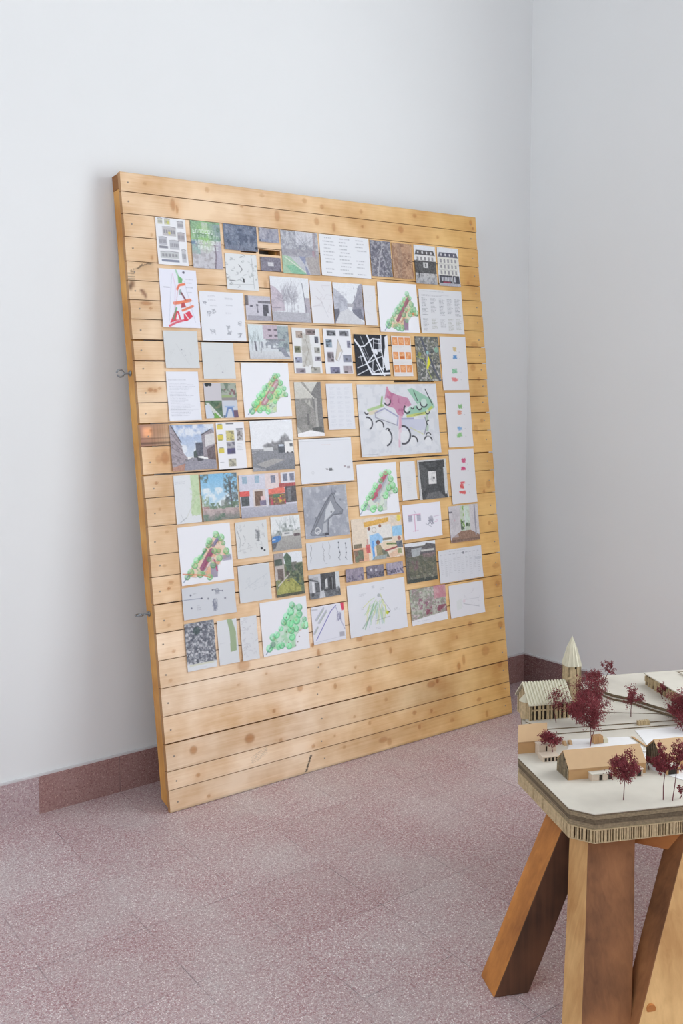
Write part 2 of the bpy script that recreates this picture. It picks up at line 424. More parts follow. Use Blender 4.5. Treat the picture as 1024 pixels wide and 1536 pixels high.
verts = []; faces = []; cols = []
def plank(k, u0, u1, v0, v1, dep, thick=.020, notches=()):
    """one plank: a finely divided face, square sides and back; notches (u0, u1, v0, v1) are left open"""
    us = np.unique(np.concatenate([np.linspace(u0, u1, max(2, int((u1 - u0) / .0046))), np.array([x for q in notches for x in q[:2] if u0 < x < u1])]))
    vs = np.unique(np.concatenate([np.linspace(v0, v1, max(3, int((v1 - v0) / .0034))), np.array([x for q in notches for x in q[2:] if v0 < x < v1])]))
    nu, nv = len(us), len(vs)
    U, V = np.meshgrid(us, vs)
    cup = 0.0006 * np.sin((U - u0) * 2.1 + k)
    base = len(verts)
    P = np.stack([U + SH * V, np.full_like(U, dep) + cup, V], -1).reshape(-1, 3)
    verts.extend(map(tuple, P))
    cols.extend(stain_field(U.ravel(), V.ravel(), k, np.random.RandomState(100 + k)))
    keep = np.ones((nv - 1, nu - 1), bool)
    uc = (us[:-1] + us[1:]) / 2; vc = (vs[:-1] + vs[1:]) / 2
    for q in notches:
        keep &= ~(((uc > q[0]) & (uc < q[1]))[None, :] & ((vc > q[2]) & (vc < q[3]))[:, None])
    for j in range(nv - 1):
        for i in range(nu - 1):
            if keep[j, i]:
                a = base + j * nu + i
                faces.append((a, a + 1, a + nu + 1, a + nu))
    # sides around every open border of the kept cells
    def side(a, b_):
        p, q = verts[a], verts[b_]
        n0 = len(verts)
        verts.extend([p, q, (q[0], thick, q[2]), (p[0], thick, p[2])])
        c = np.array([.62, .50, .38])
        cols.extend([c] * 4)
        faces.append((n0, n0 + 1, n0 + 2, n0 + 3))
    for j in range(nv - 1):
        for i in range(nu - 1):
            if not keep[j, i]: continue
            a = base + j * nu + i
            if j == 0 or not keep[j - 1, i]: side(a + 1, a)
            if j == nv - 2 or not keep[j + 1, i]: side(a + nu, a + nu + 1)
            if i == 0 or not keep[j, i - 1]: side(a, a + nu)
            if i == nu - 2 or not keep[j, i + 1]: side(a + nu + 1, a + 1)
GAP = {8: .006, 9: .005, 14: .0055, 12: .0045, 19: .0045, 24: .0045, 20: .003}
for k in range(27):
    g_top = GAP.get(k, .0022) / 2; g_bot = GAP.get(k + 1, .0022) / 2
    v1 = SEAMS[k] - (g_top if k else 0); v0 = SEAMS[k + 1] + (g_bot if k < 26 else .0)
    dep = .0012 * rs.rand() - .0002 if k < 26 else .0005
    nt_ = []
    if k == 3: nt_ = [(.529, .618, 1.9495, 2.0), (.452, .514, 1.9515, 1.959)] if False else []
    if k == 2: nt_ = []
    end = BW - .004 * rs.rand() * (k > 0)
    st = .002 * rs.rand()
    if k == 1:
        plank(k, st, 1.560, v0, v1, dep); plank(k, 1.5615, end, v0, v1, dep + .0006); continue
    if k == 3:      # split-out openings under the small prints
        nt_ = [(.528, .620, 1.9495, 1.9680), (.450, .516, 1.9510, 1.9572)]
    if k == 10:     # broken edge above the large sketch
        nt_ = [(1.122, 1.338, 1.4695, 1.4768)]
    plank(k, st, end, v0, v1, dep, notches=nt_)
me = bpy.data.meshes.new('plank_facing')
me.from_pydata(verts, [], faces)
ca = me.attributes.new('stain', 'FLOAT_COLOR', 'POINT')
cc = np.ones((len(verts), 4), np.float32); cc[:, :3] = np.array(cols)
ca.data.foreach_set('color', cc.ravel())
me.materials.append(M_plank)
o = bpy.data.objects.new('plank_facing', me); C.objects.link(o); o.parent = board
del verts, faces, cols

def uvbox(mb, u0, u1, w0, w1, v0, v1, m=0):
    mb.hexa([bl(u0, w0, v0), bl(u1, w0, v0), bl(u1, w1, v0), bl(u0, w1, v0)],
            [bl(u0, w0, v1), bl(u1, w0, v1), bl(u1, w1, v1), bl(u0, w1, v1)], m)
b = MB(); uvbox(b, .003, BW - .003, .0205, BT, BL - .052, BL - .001)
o = b.build('top_rail', M_endgrain, board, bevel=.001)
for u0 in (.0035, BW - .0495):
    b = MB()
    # the foot of each upright is cut off at a slant
    b.hexa([bl(u0, .0205, .012), bl(u0 + .046, .0205, .012), bl(u0 + .046, BT - .001, .030), bl(u0, BT - .001, .030)],
           [bl(u0, .0205, BL - .053), bl(u0 + .046, .0205, BL - .053), bl(u0 + .046, BT - .001, BL - .053), bl(u0, BT - .001, BL - .053)])
    b.build('side_rail', M_edge, board, bevel=.001)
b = MB(); uvbox(b, .051, BW - .051, .0205, BT - .004, .04, .09); b.build('bottom_rail', M_edge, board)
b = MB(); uvbox(b, .61, .66, .0205, BT - .006, .092, BL - .054); b.build('middle_rail', M_edge, board)

M_zinc = plain('zinc_plated_steel', (150, 156, 160), 0.35, 0.9)
M_screw = plain('dull_screw_steel', (150, 138, 126), 0.6, 0.0)
def eye_screw(v, w, turn):
    b = MB()
    x = .0035 + SH * v
    b.tube([(x + .012, w, v), (x - .026, w, v)], .0032, 8)
    b.tube([(x + .0002, w, v), (x - .0035, w, v)], .010, 14)
    b.tube([(x - .0035, w, v), (x - .007, w, v)], .0062, 6)
    R = .0125; ring = []
    for k in range(23):
        a = 2 * PI * k / 24 + .1
        p = Vector((-R * math.cos(a) - R, R * math.sin(a), 0))
        p = Vector((p.x, p.y * math.cos(turn), p.y * math.sin(turn)))
        ring.append((x - .026 + p.x + .001, w + p.y, v + p.z))
    b.tube(ring, .0030, 8)
    o = b.build('screw_eye', M_zinc, board, smooth=True)
    o['label'] = 'zinc-plated screw eye'
eye_screw(1.511, .048, PI / 2 * .92)
eye_screw(.681, .050, .05)

sb = MB(); sb.tube([(0, .0004, 0), (0, -.0008, 0)], .0030, 8)
scr = None
for k in range(27):
    vm = (SEAMS[k] + SEAMS[k + 1]) / 2
    for u in (.022 + .012 * rs.rand(), BW - .028 - .01 * rs.rand(), .635 + .02 * rs.rand()):
        if .6 < u < .7 and k < 22: continue
        v = vm + .018 * (rs.rand() - .5)
        if scr is None: scr = sb.build('screw', M_screw, board); q = scr
        else:
            q = scr.copy(); C.objects.link(q); q.parent = board
        q.location = bl(u, 0.0, v)

# ------------------------------------------------------------------ the sheets pinned on the board
# corners of each sheet on the board in millimetres (top left, top right, bottom right, bottom left: along, up)
SHEET = {
1:[117,2047,230,2049,232,1886,116,1883], 2:[252,2051,370,2048,367,1881,248,1881],
3:[383,2051,524,2048,519,1960,382,1952], 4:[533,2048,618,2048,617,1998,531,1993],
5:[530,1938,619,1942,617,1890,529,1887], 6:[381,1940,514,1946,510,1811,380,1811],
7:[628,2048,795,2048,796,1886,626,1884], 8:[805,2047,1046,2048,1039,1886,801,1887],
9:[1048,2044,1157,2044,1152,1899,1050,1898], 10:[1162,2043,1273,2041,1262,1897,1160,1898],
11:[1279,2042,1397,2044,1398,1883,1279,1881], 12:[1409,2044,1533,2042,1523,1880,1406,1878],
13:[115,1870,260,1871,255,1668,114,1664], 14:[267,1800,444,1799,442,1623,261,1623],
15:[449,1795,561,1790,556,1702,454,1702], 16:[568,1867,741,1873,732,1701,559,1701],
17:[745,1865,845,1863,843,1699,740,1700], 18:[852,1864,995,1861,988,1702,848,1700],
19:[1000,1859,1061,1859,1055,1697,993,1700], 20:[1069,1878,1277,1875,1278,1675,1072,1674],
21:[1288,1860,1531,1859,1531,1673,1287,1676], 22:[114,1653,245,1657,242,1524,112,1525],
23:[258,1616,387,1617,385,1485,256,1489], 24:[112,1514,236,1511,232,1339,110,1344],
25:[254,1472,385,1472,383,1345,253,1347], 26:[456,1685,631,1689,625,1558,451,1562],
27:[648,1676,775,1682,766,1504,639,1507], 28:[791,1677,921,1684,915,1505,784,1504],
29:[933,1662,1105,1661,1102,1495,933,1495], 30:[1125,1659,1226,1659,1223,1492,1120,1496],
31:[1252,1659,1379,1662,1375,1471,1245,1476], 32:[1387,1662,1533,1663,1535,1432,1385,1436],
33:[1389,1424,1535,1422,1534,1187,1396,1193], 34:[1388,1182,1537,1179,1530,944,1389,953],
35:[413,1546,617,1545,614,1344,409,1345], 36:[635,1472,757,1474,758,1263,636,1266],
37:[783,1466,905,1465,909,1284,780,1289], 38:[928,1464,1349,1460,1343,1171,928,1174],
39:[108,1325,282,1327,278,1166,108,1166], 40:[290,1329,405,1330,405,1161,289,1162],
41:[429,1332,618,1332,608,1144,430,1148], 42:[109,1152,206,1148,203,982,108,982],
43:[213,1150,358,1146,358,982,209,983], 44:[368,1136,610,1136,605,976,364,983],
45:[638,1254,880,1255,880,1083,633,1088], 46:[636,1073,844,1072,836,874,636,878],
47:[897,1147,1099,1144,1097,939,897,943], 48:[1118,1144,1196,1144,1197,985,1118,986],
49:[1210,1145,1370,1146,1371,979,1212,982], 50:[1116,969,1321,964,1319,824,1111,824],
51:[1367,943,1534,939,1532,787,1362,783], 52:[110,971,319,969,311,765,107,770],
53:[337,968,469,966,468,833,335,837], 54:[333,809,466,809,466,672,333,678],
55:[108,761,315,757,314,647,105,648], 56:[487,973,616,972,613,843,485,848],
57:[490,837,613,836,612,675,487,673], 58:[635,862,844,860,842,757,633,761],
59:[635,738,778,739,776,647,634,646], 60:[857,930,1108,932,1098,761,844,763],
61:[807,740,893,740,895,690,805,691], 62:[909,740,995,741,996,692,909,692],
63:[1010,741,1096,741,1094,694,1009,693], 64:[1111,810,1277,806,1275,644,1113,645],
65:[1288,761,1536,759,1536,621,1288,625], 66:[1121,621,1314,616,1314,472,1116,470],
67:[1334,608,1532,607,1528,468,1329,471], 68:[105,635,221,634,220,471,106,465],
69:[231,627,310,624,312,469,232,466], 70:[327,624,395,624,394,467,324,466],
71:[412,666,617,663,615,468,413,465], 72:[632,617,785,615,784,474,637,473],
73:[807,677,1094,675,1097,468,806,475], 
}

class Art:
    """a small raster canvas; coordinates 0..1 from the top left corner, lengths in sheet heights"""
    SS = 2
    def __init__(s, nx, ny, asp, seed):
        s.nx, s.ny, s.asp = nx * s.SS, ny * s.SS, asp
        s.r = np.random.RandomState(seed)
        s.x = (np.arange(s.nx) + .5)[None, :] / s.nx * np.ones((s.ny, 1))
        s.y = (np.arange(s.ny) + .5)[:, None] / s.ny * np.ones((1, s.nx))
        s.a = np.ones((s.ny, s.nx, 3)) * 240
        s.px = 1.0 / s.ny
    def put(s, m, c, a=1.0):
        m = (np.clip(m, 0, 1) * a)[..., None]
        s.a = s.a * (1 - m) + np.array(c, float) * m
        return s
    def fill(s, c): s.a[:] = c; return s
    def soft(s, d): return np.clip(.5 - d / s.px, 0, 1)
    def rect(s, x0, y0, x1, y1, c, a=1):
        return s.put(((s.x >= x0) & (s.x <= x1) & (s.y >= y0) & (s.y <= y1)).astype(float), c, a)
    def poly_mask(s, pts):
        m = np.zeros((s.ny, s.nx), bool); n = len(pts)
        for i in range(n):
            (xa, ya), (xb, yb) = pts[i], pts[(i + 1) % n]
            if ya == yb: continue
            m ^= ((s.y > min(ya, yb)) & (s.y <= max(ya, yb)) & (s.x < xa + (s.y - ya) * (xb - xa) / (yb - ya)))
        return m
    def poly(s, pts, c, a=1): return s.put(s.poly_mask(pts).astype(float), c, a)
    def seg(s, xa, ya, xb, yb):
        ax, bx = xa * s.asp, xb * s.asp
        dx, dy = bx - ax, yb - ya
        t = np.clip(((s.x * s.asp - ax) * dx + (s.y - ya) * dy) / (dx * dx + dy * dy + 1e-12), 0, 1)
        return np.hypot(s.x * s.asp - ax - t * dx, s.y - ya - t * dy)
    def line(s, pts, w, c, a=1):
        d = None
        for (p, q) in zip(pts[:-1], pts[1:]):
            e = s.seg(*p, *q); d = e if d is None else np.minimum(d, e)
        return s.put(s.soft(d - w / 2), c, a)
    def circ(s, x, y, r, c, a=1, ky=1.0):
        return s.put(s.soft(np.hypot((s.x - x) * s.asp, (s.y - y) / ky) - r), c, a)
    def ring(s, x, y, r, w, c, a=1, a0=0, a1=360):
        d = np.abs(np.hypot((s.x - x) * s.asp, s.y - y) - r) - w / 2
        m = s.soft(d)
        if a1 - a0 < 360:
            an = np.degrees(np.arctan2(-(s.y - y), (s.x - x) * s.asp)) % 360
            m = m * (((an - a0) % 360) <= (a1 - a0))
        return s.put(m, c, a)
    def nz(s, gx, gy=None): return vnoise(s.nx, s.ny, max(1, int(gx)), max(1, int(gy or gx / s.asp)), s.r)
    def noisy(s, gx, c, a=1, lo=.5, hi=.7, m=1.0, gy=None):
        n = .62 * s.nz(gx, gy) + .26 * s.nz(gx * 2.6) + .12 * s.nz(gx * 6); n = (n - .5) * 1.25 + .5; return s.put(np.clip((n - lo) / (hi - lo), 0, 1) * m, c, a)
    def grain(s, amt, gx=60): s.a = s.a + (s.nz(gx)[..., None] - .5) * 2 * amt * (1.15 - s.a.mean(-1, keepdims=True) / 255); return s
    def band(s, y0, y1, x0=0, x1=1):
        return ((s.y >= y0) & (s.y <= y1) & (s.x >= x0) & (s.x <= x1)).astype(float)
    def vgrad(s, y0, y1, c0, c1, x0=0, x1=1):
        t = np.clip((s.y - y0) / max(1e-6, y1 - y0), 0, 1)[..., None]
        col = np.array(c0, float) * (1 - t) + np.array(c1, float) * t
        m = s.band(y0, y1, x0, x1)[..., None]
        s.a = s.a * (1 - m) + col * m; return s
    def text(s, x0, y0, x1, y1, rows, c=(90, 92, 100), a=.6, fill=.9, th=.42):
        h = (y1 - y0) / rows
        for i in range(rows):
            x = x0; e = x0 + (x1 - x0) * (fill * (.55 + .45 * s.r.rand()))
            while x < e:
                w = (.012 + .05 * s.r.rand()) ; w = min(w, e - x)
                s.rect(x, y0 + i * h, x + w, y0 + i * h + h * th, c, a * (.6 + .4 * s.r.rand()))
                x += w + .010
        return s
    def scrawl(s, x, y, w, h, c=(110, 112, 120), a=.6, n=5, lw=.008):
        p = [(x + (s.r.rand() - .5) * w, y + (s.r.rand() - .5) * h) for _ in range(n)]
        return s.line(p, lw, c, a)
    def tree(s, x, y, r, c, dark=None):
        d = dark or tuple(v * .70 for v in c)
        s.circ(x, y, r, tuple(min(255, v * 1.10 + 14) for v in c), .45)
        s.ring(x, y, r * .80, r * .36, c, .6, 150 + 60 * s.r.rand(), 400 + 40 * s.r.rand())
        s.ring(x, y, r * .95, r * .16, d, .55, 170 + 70 * s.r.rand(), 330 + 60 * s.r.rand())
        return s.scrawl(x, y, r * 1.1 / s.asp, r * 1.1, d, .4, 3, r * .14)
    def bare(s, x, y, h, c=(120, 118, 128), a=.5, n=16, spread=.5):
        s.line([(x, y), (x, y - h * .5)], .012, c, a)
        for _ in range(n):
            an = (s.r.rand() - .5) * 2 * spread * PI; l = h * (.35 + .4 * s.r.rand())
            y0 = y - h * (.25 + .3 * s.r.rand())
            s.line([(x, y0), (x + math.sin(an) * l / s.asp * .6, y0 - abs(math.cos(an)) * l)], .007, c, a * .8)
        return s
    def caps(s, x0, y, x1, h, n, c, a=1):
        """a line of illegible block capitals: an upright and two or three bars per letter"""
        cw = (x1 - x0) / n
        for i in range(n):
            x = x0 + i * cw; k = s.r.randint(4)
            s.rect(x, y, x + cw * .2, y + h, c, a)
            if k != 1: s.rect(x, y, x + cw * .7, y + h * .2, c, a)
            if k != 2: s.rect(x, y + h * .8, x + cw * .7, y + h, c, a)
            if k in (0, 2): s.rect(x + cw * .5, y + h * .1, x + cw * .7, y + h * .9, c, a)
            if k in (1, 3): s.rect(x, y + h * .42, x + cw * .6, y + h * .58, c, a)
        return s
    def out(s):
        k = s.SS
        q = s.a.reshape(s.ny // k, k, s.nx // k, k, 3).mean((1, 3))
        return np.clip(q, 0, 255)

WH = (240, 242, 248)
SITE = [(.10,.86),(.22,.66),(.34,.56),(.50,.36),(.66,.16),(.76,.12),(.80,.22),(.92,.50),(.93,.60),(.80,.62),(.70,.72),(.68,.92),(.54,.94),(.40,.86),(.26,.90)]
def mapxy(b_, p): return (b_[0] + p[0] * (b_[2] - b_[0]), b_[1] + p[1] * (b_[3] - b_[1]))
def green_plan(a, box, tree, wash, bars, ground=None, ntree=15, leg=None, rt=.05, inner=8):
    """the park plan drawn on many of the sheets: a boot-shaped site with trees along its edges"""
    P = [mapxy(box, p) for p in SITE]
    if ground: a.poly(P, ground, .55); a.put(a.poly_mask(P) * np.clip((a.nz(14) - .4) * 3, 0, 1), wash, .55)
    if leg: a.poly([mapxy(box, p) for p in [(.56,.66),(.70,.70),(.68,.94),(.55,.94)]], leg, .8)
    for (x0, y0, x1, y1, w, c) in bars:
        a.line([mapxy(box, (x0, y0)), mapxy(box, (x1, y1))], w, c, .82)
        p, q = mapxy(box, (x0, y0)), mapxy(box, (x1, y1))
        a.line([(p[0] + .012, p[1] + .012), (q[0] + .012, q[1] + .012)], .008, tuple(v * .55 for v in c), .5)
    edge = [(.10,.86),(.16,.76),(.24,.68),(.30,.60),(.38,.52),(.46,.42),(.54,.34),(.62,.24),(.70,.14),(.80,.18),(.83,.32),(.88,.44),(.92,.54)]
    pts = edge[:ntree] + [(.3,.86),(.40,.86),(.50,.88),(.66,.70),(.72,.60),(.78,.48),(.64,.44),(.58,.58)][:inner]
    for p in pts:
        x, y = mapxy(box, (p[0] + .02 * a.r.randn(), p[1] + .02 * a.r.randn()))
        a.tree(x, y, rt * (.75 + .5 * a.r.rand()), tuple(np.clip(np.array(tree) * (.85 + .3 * a.r.rand()), 0, 255)))
    M_ = a.poly_mask(P)
    hues = [tree, tuple(v * .7 for v in tree), wash, (150, 140, 170), (120, 116, 120), (226, 150, 110)]
    for _ in range(46):                                # pencil hatching all over the site
        x, y = a.r.rand(2) * .86 + .07
        q = mapxy(box, (x, y)); i, j = min(a.ny - 1, int(q[1] * a.ny)), min(a.nx - 1, int(q[0] * a.nx))
        if M_[i, j]: 
            for _q in range(2): a.scrawl(q[0], q[1], .09, .09, hues[a.r.randint(6)], .42, 3, .010)
    for i in range(len(P)):
        a.line([P[i], P[(i + 1) % len(P)]], .006, (130, 124, 128), .4)
    a.line([mapxy(box, (.02,.96)), mapxy(box, (.16,.80))], .018, (95, 120, 150), .6)
    a.circ(*mapxy(box, (.965,.60)), .012, (60, 60, 66), .8)
    return a
def aerial(a, base, darks, lights, n=260, ang=.5, streets=()):
    a.fill(base)
    a.noisy(9, darks[0], .6, .45, .7); a.noisy(26, darks[-1], .7, .5, .65)
    for _ in range(n):
        x, y = a.r.rand(2); w = .03 + .05 * a.r.rand(); h = .015 + .03 * a.r.rand()
        t = ang + (PI / 2) * (a.r.rand() > .6) + .25 * a.r.randn()
        dx, dy = math.cos(t) * w / a.asp, math.sin(t) * w
        ex, ey = -math.sin(t) * h / a.asp, math.cos(t) * h
        c = lights[a.r.randint(len(lights))] if a.r.rand() < .55 else darks[a.r.randint(len(darks))]
        a.poly([(x, y), (x + dx, y + dy), (x + dx + ex, y + dy + ey), (x + ex, y + ey)], c, .75)
    for (p, w, c) in streets: a.line(p, w, c, .8)
    return a
def faint(a, n=10, c=(150, 152, 160), al=.45, box=(.1, .1, .9, .9), sz=.12, lw=.008, bg=WH):
    a.fill(bg)
    for _ in range(n):
        a.scrawl(box[0] + a.r.rand() * (box[2] - box[0]), box[1] + a.r.rand() * (box[3] - box[1]), sz / a.asp, sz, c, al * (.5 + .5 * a.r.rand()), 4, lw)
    return a
def thumb(a, x0, y0, x1, y1, tone=(150, 150, 158), n=6):
    a.rect(x0, y0, x1, y1, tone, .9)
    for _ in range(n):
        u, v = a.r.rand(2); w = (x1 - x0) * (.2 + .3 * a.r.rand()); h = (y1 - y0) * (.2 + .3 * a.r.rand())
        k = .45 + .8 * a.r.rand()
        a.rect(x0 + u * (x1 - x0 - w), y0 + v * (y1 - y0 - h), x0 + u * (x1 - x0 - w) + w, y0 + v * (y1 - y0 - h) + h, tuple(min(240, t * k) for t in tone), .8)
    return a

ART = {}
def art(k):
    def w(f): ART[k] = f; return f
    return w
@art(1)
def _(a):
    a.fill((238, 240, 244))
    for (x0, y0, x1, y1, c) in [(.08,.03,.24,.14,(214,214,196)),(.30,.03,.48,.14,(206,206,180)),(.72,.06,.92,.20,(196,196,200)),(.22,.20,.66,.38,(196,194,196)),(.70,.30,.94,.48,(190,186,190)),
                                (.08,.42,.34,.58,(190,192,200)),(.42,.48,.74,.66,(196,198,204)),(.10,.72,.70,.86,(200,204,206)),(.80,.66,.94,.92,(200,202,208))]:
        a.rect(x0, y0, x1, y1, c); 
        for i in range(5): a.rect(x0 + (x1 - x0) * (.08 + .18 * i), y0 + (y1 - y0) * .3, x0 + (x1 - x0) * (.2 + .18 * i), y0 + (y1 - y0) * .75, (138, 138, 146), .7)
        a.line([(x0, y0), ((x0 + x1) / 2, y0 - .015), (x1, y0)], .012, (120, 120, 130), .8)
    a.rect(.12,.88,.70,.93,(140,146,164)); a.rect(.08,.60,.36,.65,(142,144,154)); a.circ(.44,.32,.03,(214,206,130)); a.circ(.42,.10,.03,(206,206,120)); a.grain(6)
@art(2)
def _(a):
    a.fill((196, 196, 202)); a.vgrad(0, .40, (140, 178, 140), (150, 188, 140)); a.rect(.38, .03, .58, .2, (208, 206, 220)); a.rect(.58, .05, 1, .40, (140, 156, 170), .75)
    a.put(np.clip(1 - np.hypot((s_ := a.x) - .5, (a.y - .3) * .9) * 2.8, 0, 1), (150, 206, 110), .8)
    a.noisy(10, (96, 130, 110), .6, .5, .7, a.band(0, .42)); a.put(a.band(.40, .7, 0, .28), (130, 170, 160), .7); a.put(a.band(.43, .5, 0, .18), (96, 120, 150), .8)
    a.noisy(12, (164, 160, 166), .6, .5, .7, a.band(.42, 1)); a.poly([(.84,.42),(1,.42),(1,1),(.74,1)], (180, 176, 192), .9); a.line([(.78,.5),(.80,.72),(.74,1)], .035, (120, 108, 122), .8)
    a.rect(.05, .30, .95, .36, (120, 168, 120), .4)
    for (x0, x1, y, h, n, al) in ((.07,.77,.18,.085,7,.85),(.10,.95,.285,.07,8,.5),(.14,.94,.40,.08,8,.75),(.22,.92,.52,.08,7,.75)):
        a.caps(x0, y, x1, h, n, (232, 240, 238), al)      # the title is too blurred in print to read
@art(3)
def _(a):
    a.fill((104, 116, 138)); a.noisy(6, (70, 82, 108), .9, .4, .7); a.noisy(12, (140, 148, 166), .8, .55, .8, gy=4)
    for i in range(9): a.line([(a.r.rand(), 0), (a.r.rand(), .5 + .4 * a.r.rand())], .02, (88, 100, 126), .5)
    a.put(a.band(.8, 1), (126, 132, 150), .5); a.circ(.96, .86, .07, (60, 72, 96)); a.rect(0, 0, 1, .05, (78, 92, 118), .6); a.rect(.35, .25, .8, .33, (128, 138, 160), .5)
@art(4)
def _(a):
    a.fill((158, 158, 172)); a.noisy(9, (126, 128, 146), .7, .4, .7, gy=2); a.rect(0, .8, 1, .9, (136, 144, 168)); a.noisy(14, (182, 182, 192), .5)
    a.rect(0, .05, .06, .25, (84, 88, 100)); a.rect(.02, .82, .08, .95, (92, 96, 108))
@art(5)
def _(a):
    a.fill((122, 118, 134)); a.noisy(8, (104, 100, 118), .7); a.rect(.36, .36, .64, .62, (206, 206, 212)); a.text(.38, .40, .62, .60, 2, (130, 130, 140)); a.circ(.03, .12, .07, (70, 70, 84)); a.circ(.96, .9, .07, (70, 70, 84))
@art(6)
def _(a):
    a.fill((228, 232, 234))
    for i in range(34): a.scrawl(a.r.rand(), a.r.rand() * .95, .14, .10, (120, 128, 132), .6, 4, .009)
    a.line([(.42,.3),(.52,.42),(.46,.5)], .02, (90, 92, 96), .8); a.rect(.52, .68, .57, .78, (50, 54, 56)); a.circ(.545, .70, .025, (50, 54, 56))
    a.line([(.1,.74),(.28,.75)], .02, (80, 84, 86), .8); a.line([(.84,.1),(.86,.95)], .014, (140, 146, 150), .6); a.noisy(16, (150, 158, 160), .5, .58, .75, a.band(.2, .75, .7, 1)); a.line([(.08,.86),(.85,.82)], .01, (150,154,158), .6)
@art(7)
def _(a):
    a.fill((186, 188, 196)); a.noisy(16, (140, 142, 154), .8, .42, .62, a.band(0, .55)); a.rect(.40, .0, .88, .32, (216, 218, 226), .65)
    for i in range(22): a.line([(a.r.rand(), .58), (a.r.rand(), a.r.rand() * .3)], .010, (126, 128, 142), .5)
    a.put(a.band(.42, .6), (150, 148, 158), .6); a.poly([(0,.58),(.2,.6),(.68,1),(0,1)], (160, 192, 166)); a.poly([(.1,.82),(.3,.78),(.62,1),(.25,1)], (128, 184, 152)); a.line([(.08,.62),(.70,1)], .02, (214, 220, 210))
    a.poly([(.45,.58),(.65,.58),(.60,.8),(.62,1),(.72,1),(.66,.86)], (136, 142, 170)); a.poly([(.62,.6),(1,.55),(1,1),(.74,1)], (166, 160, 160)); a.rect(.86, 0, .93, .6, (150, 140, 148), .7); a.rect(.82, .42, .88, .56, (170, 130, 142), .6); a.grain(6)
@art(8)
def _(a):
    a.fill((234, 237, 242))
    for i in range(11): 
        for x in (.06, .38, .70): 
            if a.r.rand() < .75: a.text(x + .05 * a.r.rand(), .07 + i * .083, x + .26, .07 + i * .083 + .035, 1, (150, 154, 164), .62, .95, .7)
@art(9)
def _(a):
    aerial(a, (150, 150, 160), [(92, 92, 108), (112, 112, 124)], [(190, 190, 196), (176, 176, 184)], 240, 1.1, [([(.55,.2),(.95,.98)], .05, (104, 106, 116)), ([(.5,.3),(.3,1)], .03, (200, 200, 206)), ([(.6,0),(.55,.3)], .03, (190, 190, 196))])
@art(10)
def _(a):
    a.fill((186, 150, 122)); a.noisy(5, (150, 116, 96), .8, .4, .7); a.line([(.35,0),(.40,.5),(.30,1)], .16, (150, 124, 108), .55); a.noisy(22, (206, 176, 148), .6, .5, .7)
    for i in range(9): a.line([(.55 + .4 * a.r.rand(), .4 + .3 * a.r.rand()), (.75 + .25 * a.r.rand(), .4 + .25 * a.r.rand())], .02, (118, 88, 74), .7)
    a.rect(.95, .55, 1, 1, (150, 104, 76), .7); a.rect(.42, .02, .6, .10, (128, 96, 80), .6)
def house(a, roof, wall, dark, shop, people):
    a.fill((226, 230, 236)); a.poly([(.04,.26),(.10,.13),(.90,.13),(.97,.26)], roof)
    for i in range(4): a.rect(.16 + .2 * i, .16, .22 + .2 * i, .22, (220, 220, 224))
    a.rect(.05, .25, .95, .80, wall)
    for j in range(3):
        for i in range(5): a.rect(.12 + .17 * i, .30 + .15 * j, .20 + .17 * i, .39 + .15 * j, dark, .75)
        a.line([(.05, .43 + .15 * j), (.95, .43 + .15 * j)], .01, dark, .5)
    a.rect(.03, shop, .97, .92, (66, 66, 78)); a.rect(0, .92, 1, 1, (176, 176, 184))
@art(11)
def _(a):
    house(a, (84, 82, 86), (222, 222, 222), (120, 118, 122), .9, 0)
    a.rect(0, .40, 1, .72, (58, 58, 60), .9); a.noisy(9, (90, 90, 92), .8, .45, .6, a.band(.38, .7)); a.rect(.40, .44, .62, .58, (206, 206, 206)); a.rect(.48, .47, .54, .55, (80, 80, 82))
    a.vgrad(.72, 1, (196, 196, 196), (168, 170, 176)); a.rect(.16, .66, .22, .84, (40, 40, 44)); a.noisy(14, (128, 128, 132), .7, .5, .7, a.band(.72, 1))
@art(12)
def _(a):
    house(a, (92, 92, 108), (222, 222, 216), (132, 130, 138), .72, 1)
    a.rect(.14, .76, .60, .87, (196, 198, 206)); 
    for i in range(6): a.rect(.20 + .07 * i, .76, .22 + .07 * i, .87, (70, 70, 84))
    a.rect(.2, .88, .55, .92, (150, 60, 84)); a.rect(.72, .74, .78, .88, (190, 192, 200)); a.rect(.64, .72, .67, .92, (226, 226, 226))
